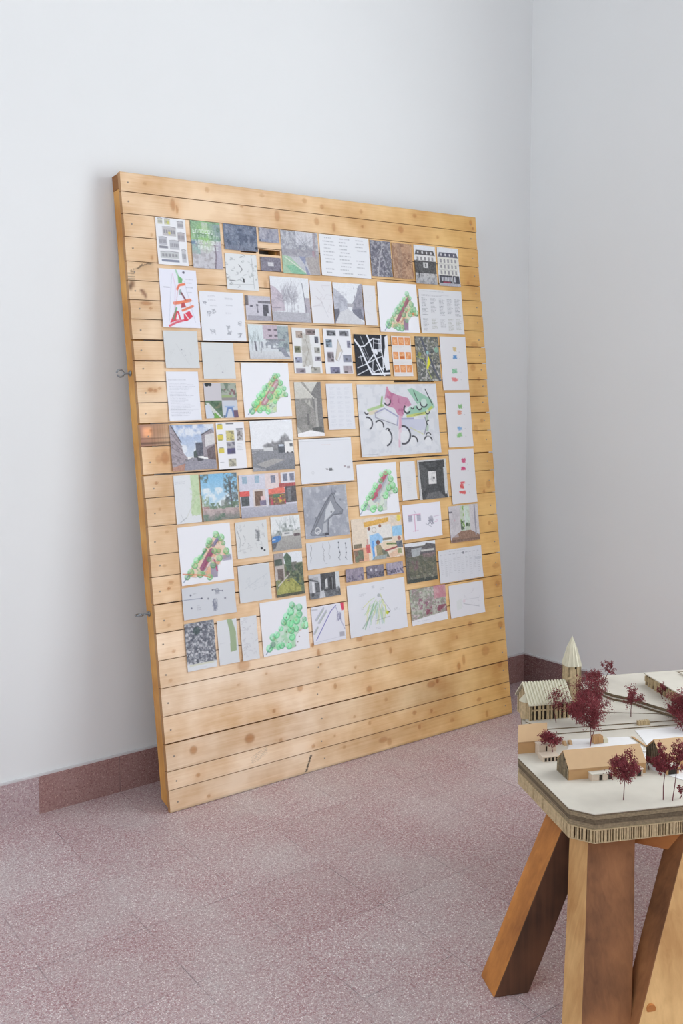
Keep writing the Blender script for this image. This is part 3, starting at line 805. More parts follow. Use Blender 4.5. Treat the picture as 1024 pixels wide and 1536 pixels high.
@art(13)
def _(a):
    a.fill((236, 238, 250)); red = (222, 62, 84); org = (238, 112, 70)
    a.poly([(.50,.10),(.62,.16),(.60,.23),(.50,.24)], (110, 180, 110), .9); a.line([(.46,.02),(.5,.1)], .03, (140, 200, 160), .7); a.circ(.66,.05,.022,(110,110,130))
    a.line([(.46,.34),(.52,.27),(.66,.25)], .04, org, .85); a.poly([(.50,.36),(.56,.33),(.58,.42),(.50,.44)], (150, 168, 160), .8); a.line([(.56,.4),(.66,.52)], .03, (120, 60, 70), .8)
    a.line([(.36,.58),(.55,.56),(.78,.52)], .055, org, .8); a.line([(.56,.7),(.84,.62)], .04, org, .8); a.poly([(.54,.58),(.62,.56),(.66,.64),(.52,.66)], (186, 70, 76), .9)
    a.poly([(.20,.92),(.36,.70),(.46,.72),(.50,.86),(.36,.88)], red, .92); a.poly([(.36,.86),(.42,.74),(.46,.86)], WH); a.poly([(.58,.76),(.74,.70),(.82,.80),(.66,.88),(.58,.88)], red, .92); a.line([(.60,.74),(.70,.84)], .02, WH, .9)
    a.line([(.18,.97),(.36,.91),(.60,.86)], .035, red, .75); a.line([(.30,.85),(.40,.66)], .03, (90, 170, 120), .8); a.line([(.28,.95),(.50,.28)], .008, (200, 120, 130), .6); a.line([(.36,.08),(.42,.3),(.34,.7)], .014, (226, 190, 220), .6)
    for y in (.16,.22,.30,.38,.52,.64): a.text(.70, y, .95, y + .025, 1, (120, 124, 140), .5)
    a.text(.10, .31, .32, .34, 1, (70, 70, 90), .7); a.line([(.18,.9),(.34,.1)], .006, (170, 176, 196), .7); a.line([(.88,.9),(.66,.2)], .006, (170, 176, 196), .7)
@art(14)
def _(a):
    a.fill((234, 237, 244))
    for (x, y, r) in [(.28,.08,3),(.28,.17,2),(.66,.12,3),(.68,.26,2),(.66,.42,2),(.32,.28,2)]: a.text(x - .09, y, x + .13, y + .03 * r * .5, r, (140, 144, 156), .55)
    for (x, y) in [(.25,.82),(.60,.72),(.88,.64),(.30,.40),(.12,.25),(.62,.82),(.86,.88),(.2,.45)]:
        for i in range(3): a.scrawl(x, y, .12, .12, (116, 120, 132), .55, 5, .007)
@art(15)
def _(a):
    a.fill((196, 194, 206)); a.rect(0, 0, .12, .40, (96, 88, 92)); a.rect(.12, 0, 1, .14, (190, 188, 198)); a.rect(.50, .20, 1, .30, (110, 108, 118)); a.rect(.68, .34, .90, .92, (64, 62, 76)); a.rect(.82, .70, .9, .92, (190, 192, 200))
    a.rect(.18, .38, .28, .46, (92, 90, 106)); a.rect(.42, .34, .50, .42, (92, 90, 106)); a.line([(.46,.42),(.47,.64)], .03, (92, 90, 106)); a.rect(.43, .60, .50, .68, (92, 90, 106)); a.rect(.06, .80, 1, 1, (158, 156, 168)); a.grain(5)
@art(16)
def _(a):
    a.fill((222, 226, 232)); a.poly([(0,.2),(.12,.24),(.30,.40),(.35,.75),(0,.78)], (184, 170, 184), .8); a.noisy(10, (160, 150, 164), .5, .5, .7, a.band(.3, .78, 0, .35))
    for x in (.4,.52,.58,.3): a.bare(x, .78, .65, (128, 126, 140), .5, 26, .45)
    a.rect(.85, .45, 1, .85, (158, 150, 164), .8); a.line([(.82,.12),(.90,.84)], .016, (96, 100, 112)); a.rect(0, .78, 1, 1, (172, 172, 182)); a.noisy(12, (196, 200, 206), .6, .5, .7, a.band(.74, .86)); a.rect(.02,.68,.25,.70,(140,136,150))
    a.noisy(22, (150, 150, 162), .45, .5, .7, a.band(.2, .78, .3, .7))
@art(17)
def _(a): faint(a, 7, (176, 168, 176), .35, (.3, .2, .8, .8), .35, .012, (230, 231, 236)); a.line([(.5,.5),(.75,.85)], .012, (176, 180, 190), .5); a.rect(0, .42, 1, .425, (214, 214, 222))
@art(18)
def _(a):
    a.fill((226, 230, 236)); a.poly([(0,.12),(.2,.22),(.46,.42),(.48,.66),(0,.80)], (184, 188, 200)); a.poly([(.96,0),(.88,.05),(.74,.36),(.62,.5),(.62,.72),(1,.86),(1,0)], (150, 150, 164)); a.noisy(14, (120, 120, 136), .6, .5, .7, a.band(.1, .8, .7, 1))
    a.noisy(10, (150, 152, 168), .6, .5, .7, a.band(.2, .7, 0, .45)); a.rect(.45, .5, .66, .58, (168, 168, 176)); a.poly([(0,.66),(.18,.62),(.2,.92),(0,1)], (92, 94, 110)); a.poly([(.6,.64),(.9,.62),(1,.9),(.7,.82)], (104, 106, 124)); a.poly([(.2,.72),(.46,.62),(.64,.72),(1,.96),(1,1),(0,1)], (204, 206, 212))
@art(19)
def _(a): faint(a, 3, (190, 192, 198), .35, (.3, .2, .7, .8), .2, .01, (230, 231, 235))
@art(20)
def _(a):
    a.fill(WH); green_plan(a, (.10, .12, 1.0, 1.0), (124, 196, 140), (226, 170, 120), [(.40,.72,.74,.22,.085,(158,92,112)),(.50,.76,.66,.50,.04,(206,160,130)),(.78,.54,.92,.58,.05,(226,140,90))], (214, 200, 150), leg=(140, 112, 148), rt=.06)
@art(21)
def _(a):
    a.fill((224, 226, 230)); a.text(.08, .04, .7, .07, 1, (150, 150, 160), .4); a.text(.06, .12, .96, .17, 2, (140, 140, 150), .5)
    for i, x in enumerate((.06, .26, .46, .64, .82)):
        a.text(x, .20, x + .15, .60 - .05 * (i % 2), 12, (112, 114, 124), .62); a.text(x, .66, x + .15, .95 - .04 * (i % 3), 9, (132, 134, 118) if i in (1, 3, 4) else (124, 126, 134), .6)
@art(22)
def _(a): faint(a, 5, (180, 184, 188), .35, (.2, .3, .8, .9), .2, .008, (218, 222, 224)); a.circ(.50, .50, .02, (140, 146, 156), .8); a.circ(.60, .65, .015, (160, 166, 176), .7); a.line([(.35,.35),(.7,.9)], .008, (190, 194, 198), .6)
@art(23)
def _(a): faint(a, 6, (186, 190, 194), .35, (.3, .3, .8, .8), .15, .008, (220, 224, 226)); a.circ(.60, .82, .02, (160, 160, 176), .7); a.line([(.2,.2),(.9,.25)], .006, (200, 204, 208), .6)
@art(24)
def _(a): a.fill((236, 239, 248)); a.text(.06, .17, .9, .19, 1, (140, 144, 156), .6); a.text(.08, .24, .94, .92, 22, (160, 164, 178), .5, .95, .35); a.rect(.05,.78,.95,.785,(170,174,186),.6)
@art(25)
def _(a):
    a.fill((206, 206, 210)); a.rect(0, 0, .52, .5, (206, 204, 210)); a.circ(.10, .04, .07, (44, 52, 58)); a.circ(.2, .05, .05, (54, 62, 66))
    a.rect(.52, 0, 1, .5, (170, 178, 166)); a.noisy(10, (110, 126, 110), .8, .45, .65, a.band(0, .5, .52, 1)); a.noisy(14, (130, 88, 96), .8, .55, .7, a.band(.18, .36, .56, .95)); a.rect(.54, .36, .85, .42, (160, 180, 130)); a.rect(.54, .42, 1, .5, (150, 144, 144))
    a.rect(0, .5, .52, 1, (104, 130, 104)); a.noisy(9, (70, 96, 78), .8, .5, .7, a.band(.5, .8, 0, .52)); a.poly([(.02,.56),(.12,.56),(.52,1),(.36,1)], (214, 218, 214)); a.poly([(.0,.62),(.12,.6),(.28,1),(0,1)], (210, 218, 230)); a.poly([(.24,1),(.28,.82),(.46,1)], (118, 170, 86)); a.noisy(8, (150, 140, 110), .6, .5, .7, a.band(.56, .72, .3, .5))
    a.rect(.54, .5, 1, 1, (206, 212, 222)); a.noisy(12, (168, 160, 172), .7, .5, .7, a.band(.5, .7, .7, 1)); a.line([(.62,.95),(.7,.72),(.82,.72),(.86,.95)], .05, (112, 140, 190)); a.rect(.6, .66, .9, .70, (160, 186, 220)); a.rect(.86, .78, 1, 1, (120, 96, 116)); a.rect(.54, .92, .6, 1, (110, 126, 140))
@art(26)
def _(a):
    a.fill((206, 212, 218)); a.rect(0, 0, .36, .5, (210, 222, 226)); a.rect(.36, 0, .72, .42, (186, 172, 186)); 
    for (x, y) in ((.48,.12),(.63,.12),(.50,.29),(.64,.29)): a.rect(x, y, x + .08, y + .06, (96, 84, 98))
    a.rect(.72, .03, 1, .8, (150, 164, 168)); a.noisy(16, (106, 118, 128), .8, .45, .65, a.band(.2, .85, .72, 1)); a.rect(.42, .42, .9, .46, (130, 130, 140)); a.noisy(16, (120, 126, 138), .8, .45, .6, a.band(.44, .7, .3, .8))
    for x in (.08,.16,.26): a.bare(x, .75, .55, (120, 132, 138), .6, 14, .4)
    a.line([(.15,.5),(.18,.8)], .05, (96, 92, 106)); a.vgrad(.78, 1, (204, 208, 212), (192, 194, 200)); a.poly([(.72,.66),(.86,.66),(1,.95),(.86,.92)], (130, 134, 148)); a.line([(.3,.7),(.28,.82)], .02, (110,108,122))
@art(27)
def _(a):
    a.fill((232, 234, 236)); a.poly([(.35,.15),(.62,.12),(.68,.8),(.30,.86)], (204, 204, 200)); a.noisy(14, (182, 178, 170), .6, .5, .7, a.band(.1, .86, .3, .7)); a.line([(.48,.25),(.56,.5),(.36,.85)], .012, (140, 136, 126), .8)
    for (q, t) in (((.14,.07,.38,.22),(176,160,150)),((.50,.03,.84,.15),(140,126,126)),((.80,.18,.93,.33),(96,98,110)),((.06,.40,.28,.54),(120,124,100)),((.76,.42,.96,.55),(176,176,170)),((.06,.64,.30,.76),(150,154,176)),((.76,.62,.98,.72),(156,154,166)),((.06,.88,.40,.98),(150,142,152)),((.60,.86,.92,.98),(168,166,158))): thumb(a, *q, t)
@art(28)
def _(a):
    a.fill((234, 236, 242)); a.poly([(.52,.24),(.66,.5),(.56,.52),(.44,.72),(.38,.68)], (216, 208, 196)); a.line([(.52,.24),(.40,.68),(.5,.72),(.66,.5),(.52,.24)], .010, (146, 140, 134), .8)
    for (q, t) in (((.14,.04,.46,.16),(120,124,132)),((.60,.04,.92,.16),(130,132,140)),((.08,.24,.30,.42),(140,156,172)),((.84,.26,.96,.42),(130,130,150)),((.10,.52,.34,.74),(150,142,150)),((.66,.58,.96,.74),(130,134,150)),((.18,.85,.52,.99),(120,120,144)),((.64,.82,.97,.98),(160,150,156))): thumb(a, *q, t, 8)
@art(29)
def _(a):
    a.fill((36, 40, 50)); w = (232, 236, 244)
    for p, t in (([(0,.12),(.16,.30),(.30,.62),(.46,.95),(1,.93)],.05),([(.38,0),(.46,.18),(.60,.55),(.82,1)],.045),([(.16,.30),(.30,.28),(.46,.16),(.55,.10),(.75,.12)],.03),([(.60,.42),(.62,.38),(.64,.44)],.08),([(.50,.37),(.80,.37)],.025),([(.58,.12),(.56,.35)],.02),([(.74,.1),(.72,.4)],.02),([(.80,.02),(.78,.35),(.82,.6),(.80,.85)],.03),([(.05,.8),(.34,.70),(.60,.58),(.80,.52)],.022),([(.02,.97),(.40,.82)],.02),([(.50,.9),(.86,.78)],.02),([(.40,.78),(.58,.95)],.02),([(.62,.72),(.74,.98)],.02),([(.52,.62),(.48,.92)],.018),([(.10,.55),(.24,.52)],.018),([(.16,.5),(.20,.72)],.014),([(.22,.32),(.40,.66)],.010),([(.30,.32),(.42,.60)],.008),([(.2,.05),(.3,.28)],.012),([(.36,.68),(.58,.45)],.03),([(.6,.2),(.8,.22)],.016),([(.66,.4),(.80,.42)],.014)): a.line(p, t, w)
    a.poly([(.90,.05),(1.01,.0),(1.01,.84),(.88,.86),(.82,.6),(.90,.3)], w)
@art(30)
def _(a):
    a.fill((230, 228, 228))
    for (y0, y1) in ((.04, .23), (.40, .58), (.72, .90)):
        for i in range(3):
            x = .05 + i * .32; a.rect(x, y0, x + .27, y1, (228, 152, 96))
            for _ in range(5): a.scrawl(x + .13, (y0 + y1) / 2, .2, .14, (240, 196, 156), .8, 3, .012)
    for (y0, y1) in ((.25,.37),(.60,.70),(.92,.97)): a.text(.05, y0, .95, y1, 5 if y1 < .9 else 2, (200, 196, 198), .5)
    a.rect(.40, .50, .62, .56, (196, 104, 50))
@art(31)
def _(a):
    aerial(a, (134, 136, 132), [(76, 80, 84), (100, 106, 96)], [(186, 184, 182), (200, 200, 196), (166, 162, 140)], 260, 1.0, [([(.25,0),(.42,.3),(.95,1)], .05, (84, 88, 108)), ([(.5,.35),(.35,1)], .03, (190, 190, 190)), ([(.0,.45),(.3,.5),(.6,.95)], .02, (176, 190, 90))])
    a.poly([(.52,.42),(.60,.58),(.48,.72),(.42,.74)], (226, 222, 50)); a.circ(.50, .36, .04, (150, 206, 206), .8); a.circ(.88, .3, .06, (150, 200, 176), .7); a.circ(.16, .4, .05, (150, 156, 70), .7)
def strip(a, items):
    a.fill((226, 226, 230))
    for (x, y, w, h, c) in items:
        for _ in range(10): a.scrawl(x, y, w, h, c, .6, 4, .014)
        a.circ(x, y, h * .4, c, .35)
    for y in (.28,.40,.66,.80): a.text(.70, y, .76, y + .025, 1, (150, 150, 156), .5)
@art(32)
def _(a): strip(a, [(.56,.24,.16,.09,(214,190,140)),(.54,.38,.16,.08,(96,146,200)),(.50,.64,.22,.09,(130,190,150)),(.48,.80,.26,.08,(220,130,130))])
@art(33)
def _(a): strip(a, [(.58,.26,.16,.09,(130,180,120)),(.54,.37,.18,.08,(220,150,130)),(.50,.66,.18,.07,(130,170,214)),(.47,.78,.22,.09,(140,196,130))])
@art(34)
def _(a): strip(a, [(.58,.22,.18,.09,(206,90,130)),(.54,.36,.18,.06,(206,70,120)),(.44,.68,.16,.10,(220,90,90)),(.44,.80,.26,.06,(220,100,100)),(.48,.62,.2,.03,(220,100,110))])
@art(35)
def _(a):
    a.fill(WH); green_plan(a, (.06, .10, .96, .98), (112, 202, 134), (200, 214, 130), [(.40,.74,.74,.30,.11,(186,126,140)),(.42,.72,.74,.30,.05,(226,196,206)),(.18,.90,.34,.70,.02,(226,170,90))], (176, 216, 160), rt=.055)
@art(36)
def _(a):
    a.fill((180, 178, 172)); a.vgrad(0, .4, (206, 206, 200), (190, 188, 180)); a.line([(.3,0),(.62,.24)], .05, (150, 148, 142)); a.poly([(0,.30),(.3,.34),(.70,.52),(.74,.86),(.2,.94),(0,.8)], (140, 138, 134)); a.noisy(6, (110, 108, 106), .7, .45, .75, a.band(.3, .9, 0, .7))
    a.poly([(.62,.2),(.88,0),(1,0),(1,.98),(.74,.9)], (112, 110, 110)); a.rect(.72, .3, .8, .9, (196, 194, 188), .6); a.rect(.40, .58, .48, .78, (90, 88, 88)); a.line([(.3,.06),(.7,.30)], .02, (210, 208, 200)); a.poly([(.55,.84),(.92,.82),(.96,.92),(.62,.93)], (64, 66, 66)); a.poly([(0,.94),(.5,.88),(1,.94),(1,1),(0,1)], (236, 236, 238))
@art(37)
def _(a):
    a.fill((228, 231, 238))
    for i in range(9):
        for j in range(3): a.text(.12 + j * .28, .08 + i * .10, .36 + j * .28, .15 + i * .10, 3, (188, 192, 204), .5)
@art(38)
def _(a):
    a.fill((222, 225, 231)); a.noisy(20, (206, 210, 218), .6, .5, .7); blk = (56, 58, 66)
    a.poly([(.36,.06),(.42,.12),(.50,.16),(.62,.20),(.66,.30),(.56,.36),(.54,.46),(.48,.44),(.44,.34),(.34,.30),(.33,.20)], (196, 130, 162), .85); a.noisy(24, (170, 96, 136), .6, .5, .7, a.poly_mask([(.36,.1),(.62,.2),(.56,.44),(.36,.32)])); a.line([(.37,.05),(.40,.16)], .03, (206, 130, 156), .8); a.line([(.50,.46),(.47,.88)], .035, (222, 170, 190), .7); a.line([(.52,.44),(.50,.66)], .05, (214, 150, 176), .6)
    g = (136, 192, 160); a.poly([(.62,.08),(.68,.06),(.92,.22),(.96,.34),(.84,.42),(.58,.44),(.62,.34),(.74,.30)], g, .75); a.line([(.12,.36),(.30,.30)], .04, (160, 196, 120), .7); a.line([(.30,.18),(.28,.30)], .03, (130, 170, 90), .7); a.line([(.60,.46),(.84,.42),(.92,.34)], .04, (196, 204, 90), .75); a.line([(.85,.44),(.84,.66)], .05, (160, 190, 160), .6); a.line([(.14,.40),(.22,.38)], .05, (220, 200, 150), .5)
    blu = (150, 152, 190); a.line([(.20,.40),(.32,.34),(.48,.46),(.46,.58)], .02, blu, .8); a.line([(.20,.40),(.20,.46),(.46,.58)], .012, (130, 130, 150), .7); a.rect(.52, .48, .68, .51, blu, .8); a.rect(.52, .5, .82, .66, (196, 200, 222), .7); a.line([(.82,.48),(.84,.58),(.80,.72)], .016, (130, 130, 150), .8); a.line([(.62,.62),(.78,.72)], .014, (206, 210, 150), .7); a.poly([(.24,.42),(.32,.38),(.46,.48),(.44,.56)], (226, 228, 238), .8)
    for (x, y, r, a0, a1, w) in ((.36,.24,.055,200,380,.016),(.10,.38,.032,180,330,.014),(.10,.54,.085,-70,100,.016),(.24,.58,.075,-20,140,.016),(.34,.66,.04,20,150,.012),(.30,.74,.12,-80,60,.018),(.53,.72,.125,-110,100,.022),(.65,.82,.075,-10,110,.018),(.84,.83,.075,10,160,.018),(.85,.75,.045,10,170,.014),(.60,.36,.055,120,330,.020),(.76,.32,.05,180,330,.016),(.82,.27,.065,170,340,.016),(.86,.40,.035,180,360,.012),(.86,.56,.03,60,260,.012),(.67,.33,.025,200,340,.012)):
        a.circ(x, y, r * .85, (234, 236, 240), .55); a.ring(x, y, r, w + .005, blk, .88, a0, a1)
    a.line([(.70,.10),(.74,.24)], .014, blk, .8); a.line([(.85,.08),(.93,.30)], .016, blk, .85); a.rect(.02,.965,.2,.972,(170,174,184),.6); a.line([(.68,.45),(.82,.42)], .008, blk, .6)
@art(39)
def _(a):
    a.vgrad(0, .7, (150, 174, 214), (206, 216, 230)); a.noisy(7, (232, 236, 242), .85, .42, .66, a.band(0, .7)); a.poly([(0,.02),(.05,.0),(.22,.38),(.28,.62),(.36,.72),(.36,.78),(0,.95)], (160, 150, 158)); a.line([(.03,.0),(.24,.38)], .02, (80, 76, 84))
    for i in range(4): a.line([(.03,.18 + .15 * i),(.26,.48 + .09 * i)], .014, (104, 96, 104), .7)
    a.noisy(14, (118, 108, 116), .6, .5, .7, a.band(.2, .85, 0, .2)); a.poly([(.70,.22),(.94,.10),(1,.2),(1,.78),(.72,.72)], (150, 142, 150)); a.line([(.70,.24),(.92,.12)], .02, (70, 70, 80)); a.poly([(.78,.24),(1,.2),(1,.44),(.78,.50)], (214, 212, 214)); a.rect(.56, .40, .72, .70, (82, 84, 100)); a.poly([(.50,.6),(.56,.56),(.6,.76),(.5,.74)], (60, 74, 72)); a.poly([(.8,.56),(1,.46),(1,.8),(.82,.78)], (104, 90, 96))
    a.poly([(.30,.80),(.46,.72),(.60,.74),(1,.80),(1,1),(0,1),(.05,.9)], (148, 146, 158)); a.poly([(0,.92),(.3,.84),(.26,1),(0,1)], (176, 130, 112)); a.poly([(.56,.72),(.72,.76),(.70,.80),(.58,.80)], (70, 72, 84)); a.noisy(16, (96, 96, 104), .6, .5, .7, a.band(.68, .8, .3, .6))
@art(40)
def _(a):
    a.fill((240, 241, 246)); a.rect(.36, .02, .62, .05, (130, 132, 140))
    for y in (.05,.27,.55): a.rect(.04, y, .24, y + .10, (222, 206, 96)); a.rect(.08, y - .02, .22, y, (120, 120, 110), .7)
    a.rect(.34, .18, .62, .40, (214, 204, 140)); a.noisy(20, (130, 126, 110), .7, .5, .7, a.band(.18, .40, .34, .62)); a.rect(.34, .42, .62, .56, (178, 176, 184)); a.rect(.34, .56, .62, .68, (96, 92, 130)); a.noisy(20, (90, 90, 104), .7, .5, .7, a.band(.42, .68, .34, .62)); a.rect(.36, .78, .62, .94, (200, 196, 176)); a.noisy(14, (130,128,120), .7, .5, .7, a.band(.78, .94, .36, .62))
    a.rect(.70, .14, .94, .17, (110, 112, 120)); a.rect(.72, .18, .92, .40, (190, 188, 188)); a.noisy(16, (120, 112, 110), .8, .5, .66, a.band(.18, .40, .72, .92)); a.text(.70, .46, .96, .62, 5, (150, 152, 160), .5); a.text(.06, .84, .28, .88, 1, (120, 122, 130), .7); a.rect(.05,.36,.2,.39,(150,150,80),.7)
@art(41)
def _(a):
    a.fill((230, 233, 238)); m = np.clip((a.y - (.62 - .34 * np.exp(-((a.x - .80) / .24) ** 2) - .18 * np.exp(-((a.x - .42) / .18) ** 2))) * 14 + (a.nz(16) - .5) * 1.6, 0, 1) * a.band(0, .62)
    a.put(m, (124, 124, 128), .9); a.noisy(20, (92, 92, 98), .6, .5, .7, m); a.rect(0, .56, 1, .62, (104, 104, 110), .6)
    a.vgrad(.60, 1, (132, 134, 142), (116, 118, 126)); a.poly([(.08,.86),(.5,.76),(.76,.80),(.3,.94)], (176, 172, 168), .7); a.rect(.62, .50, .78, .66, (70, 76, 88)); a.rect(.64, .49, .76, .53, (190, 200, 214)); a.rect(.78, .44, .99, .66, (232, 232, 232)); a.rect(.90, .48, .97, .54, (80, 84, 92)); a.circ(.84, .66, .02, (50, 50, 56)); a.circ(.95, .66, .02, (50, 50, 56)); a.rect(.28, .54, .50, .61, (206, 208, 210)); a.line([(0,.64),(.1,.63)], .012, (200,200,206)); a.poly([(0,1),(0,.9),(.3,.97),(.3,1)], (176,176,182), .6)
@art(42)
def _(a): a.fill((228, 232, 236)); a.poly([(.66,.0),(1,.0),(1,.80),(.80,.86),(.60,.80),(.70,.4)], (200, 222, 182), .9); a.noisy(14, (180, 206, 160), .6, .5, .7, a.band(0, .85, .62, 1)); a.text(.05, .13, .65, .20, 2, (186, 190, 198), .5); a.line([(.4,.9),(.8,.5),(1,.45)], .012, (206, 210, 200), .8); a.line([(.15,.97),(.4,.88)], .014, (160,166,172), .7); a.line([(.2,.8),(.3,.95)], .01, (180,184,190), .6)
@art(43)
def _(a):
    a.vgrad(0, .7, (120, 184, 224), (190, 216, 232)); a.noisy(6, (228, 236, 240), .9, .42, .66, a.band(.3, .75)); a.noisy(14, (92, 112, 110), .9, .45, .6, a.band(0, .2, 0, .22)); a.noisy(18, (96, 108, 112), .85, .42, .6, a.band(0, .8, .62, 1)); a.noisy(26, (70, 84, 84), .7, .5, .64, a.band(.1, .8, .66, 1)); a.line([(.80,.2),(.81,.8)], .03, (80, 74, 80))
    a.noisy(14, (96, 120, 96), .9, .4, .6, a.band(.62, .78)); a.rect(.52, .58, .72, .72, (120, 126, 122), .6); a.rect(.02, .68, .2, .78, (160, 110, 110), .7); a.vgrad(.76, 1, (170, 150, 150), (120, 126, 120)); a.noisy(12, (196, 178, 178), .7, .5, .7, a.band(.74, .9)); a.noisy(9, (88, 116, 96), .8, .45, .65, a.band(.86, 1, 0, .6)); a.noisy(12, (130, 150, 110), .7, .45, .6, a.band(.45, .7, 0, .2))
@art(44)
def _(a):
    a.fill((206, 206, 220)); a.rect(.46, 0, .70, .36, (222, 206, 206)); a.rect(.70, 0, .74, .4, (196, 150, 130)); a.rect(.74, 0, 1, .30, (220, 218, 226))
    for (x, y) in ((.06,.04),(.28,.04),(.56,.06),(.78,.04),(.90,.04)): a.rect(x, y, x + .08, y + .17, (150, 176, 196) if x < .5 else (120, 124, 146))
    a.rect(0, .38, .17, .50, (214, 80, 76)); a.rect(.02, .50, .16, .72, (64, 70, 76)); a.rect(.23, .36, .44, .76, (214, 204, 200)); a.rect(.26, .40, .40, .74, (110, 80, 62)); a.rect(.36, .52, .44, .62, (226, 196, 196)); a.rect(.34, .62, .45, .74, (120, 110, 140)); a.poly([(.50,.38),(.78,.34),(.82,.48),(.50,.52)], (224, 110, 90)); a.rect(.70, .26, 1, .36, (170, 70, 70)); a.rect(.80, .34, 1, .72, (76, 70, 76)); a.rect(.84, .38, .9, .7, (110, 110, 116)); a.rect(.50, .50, .80, .76, (116, 86, 66)); a.noisy(20, (214, 190, 60), .9, .52, .62, a.band(.52, .72, .5, .8)); a.noisy(20, (190, 60, 90), .9, .55, .64, a.band(.58, .74, .5, .8)); a.rect(.58, .50, .70, .58, (60, 110, 80)); a.vgrad(.76, 1, (176, 176, 190), (160, 160, 174)); a.rect(.45,.40,.48,.78,(214,212,220)); a.grain(5)
@art(45)
def _(a): a.fill((232, 235, 241)); a.circ(.50, .70, .02, (90, 92, 98)); a.rect(.54, .68, .60, .74, (110, 112, 118)); a.line([(.47,.69),(.62,.73)], .012, (120, 122, 128), .8); a.rect(.82, .64, .86, .68, (180, 170, 176)); a.rect(.88, .66, .94, .71, (176, 170, 178)); a.ring(.23, .76, .03, .01, (206, 210, 216), .9); a.text(.42, .14, .66, .17, 1, (224, 206, 206), .6); a.rect(0, .05, 1, .056, (214, 218, 224))
@art(46)
def _(a):
    a.fill((176, 180, 190)); a.noisy(7, (160, 164, 176), .8, .4, .7); a.noisy(12, (206, 210, 216), .7, .6, .75); dk = (104, 108, 118)
    P = [(.12,.90),(.30,.60),(.52,.30),(.66,.16),(.70,.22),(.74,.34),(.88,.50),(.86,.58),(.66,.58),(.54,.66),(.52,.92),(.42,.96),(.14,.93)]
    a.poly(P, (150, 154, 164)); a.poly([(.5,.46),(.62,.3),(.70,.5),(.58,.6),(.44,.7)], (212, 216, 222), .9); a.line(P + [P[0]], .018, dk, .85); a.line([(.20,.84),(.60,.24)], .03, dk, .6); a.line([(.66,.05),(.68,.2)], .012, dk, .7)
    for i in range(14):
        x, y = P[a.r.randint(1, 12)]; a.circ(x + .04 * a.r.randn(), y + .04 * a.r.randn(), .022, (120, 124, 134), .7)
    a.ring(.28, .86, .06, .016, (232, 234, 238), .9); a.line([(.22,.9),(.36,.86)], .016, (230,232,236), .9); a.rect(.43, .92, .53, .965, (80, 82, 90)); a.poly([(.42,.74),(.5,.7),(.48,.9),(.38,.92)], (196,200,206), .8)
@art(47)
def _(a):
    a.fill(WH); green_plan(a, (.0, .02, 1.0, 1.0), (120, 208, 130), (180, 190, 200), [(.40,.70,.72,.24,.12,(176,180,190)),(.36,.66,.44,.60,.10,(206,84,110)),(.48,.52,.56,.44,.08,(206,110,130)),(.62,.32,.72,.20,.10,(206,84,110))], (206, 222, 196), rt=.06, inner=6)
@art(48)
def _(a): a.fill((230, 232, 236)); a.text(.40, .40, .75, .80, 9, (200, 202, 210), .45); a.text(.5, .1, .7, .14, 1, (214, 200, 206), .5)
@art(49)
def _(a):
    a.fill((206, 206, 206)); a.poly([(.05,.05),(.92,.03),(.96,1),(.10,1)], (44, 46, 50)); a.poly([(.05,.05),(.40,.28),(.36,.62),(.16,.80),(.10,.8)], (78, 80, 82), .8); a.poly([(.92,.03),(.64,.28),(.66,.6),(.88,.8)], (60, 62, 64), .8); a.rect(.35, .30, .62, .62, (226, 226, 226)); a.noisy(10, (160, 160, 162), .5, .5, .7, a.band(.3, .62, .35, .62)); a.circ(.54, .47, .03, (90, 92, 96)); a.poly([(.38,.62),(.60,.62),(.90,1),(.14,1)], (54, 56, 60)); a.poly([(.3,.84),(.7,.82),(.9,1),(.2,1)], (110, 110, 112), .7); a.rect(.88, .22, .95, .9, (206, 210, 214)); a.rect(.01, .2, .06, .9, (190, 192, 194)); a.poly([(.3,.09),(.66,.08),(.6,.2),(.36,.2)], (70,74,76), .7)
@art(50)
def _(a):
    a.fill((238, 238, 248)); gr = (150, 150, 170); pk = (214, 150, 186)
    for x in (.14, .36): a.rect(x, .32, x + .10, .50, gr, .6); 
    for y in (.34,.39,.44): a.line([(.14,y),(.24,y)], .008, (110,110,130), .6); a.line([(.36,y),(.46,y)], .008, (110,110,130), .6)
    a.rect(.14, .29, .46, .32, pk, .7); a.line([(.30,.30),(.30,.78)], .03, pk, .7); a.line([(.30,.18),(.34,.28)], .01, (120, 120, 140), .6); a.line([(.24,.78),(.38,.76)], .012, pk, .6)
    for i in range(12): a.scrawl(.72, .52, .16, .26, (120, 122, 140), .6, 4, .010)
    a.line([(.58,.60),(.72,.70)], .012, (120,122,140), .7); a.line([(.80,.42),(.95,.40)], .012, (176, 140, 176), .6); a.scrawl(.86,.54,.1,.08,(214,150,186),.6,5,.01); a.poly([(.66,.42),(.74,.38),(.78,.5),(.7,.56)], (160,162,178), .6)
@art(51)
def _(a):
    a.fill((206, 202, 206)); a.noisy(5, (188, 184, 190), .6); a.rect(.38, .02, .70, .70, (196, 208, 190)); a.noisy(12, (130, 170, 80), .9, .42, .6, a.band(.02, .6, .38, .54)); a.noisy(12, (206, 226, 214), .8, .5, .6, a.band(.05, .5, .5, .7)); a.noisy(12, (60, 84, 56), .9, .5, .65, a.band(.40, .68, .38, .68)); a.rect(.52, 0, .55, .7, (220, 222, 226)); a.poly([(.05,.86),(.38,.70),(.70,.70),(1,.86),(1,1),(0,1)], (150, 118, 100)); a.rect(.86, .02, .90, .85, (150, 148, 158)); a.rect(0, .15, .12, .19, (110, 108, 116)); a.circ(.18, .4, .03, (206, 170, 180), .7); a.rect(0, .78, .28, .86, (190, 184, 194), .6); a.rect(0, .92, 1, .97, (112, 88, 76), .6)
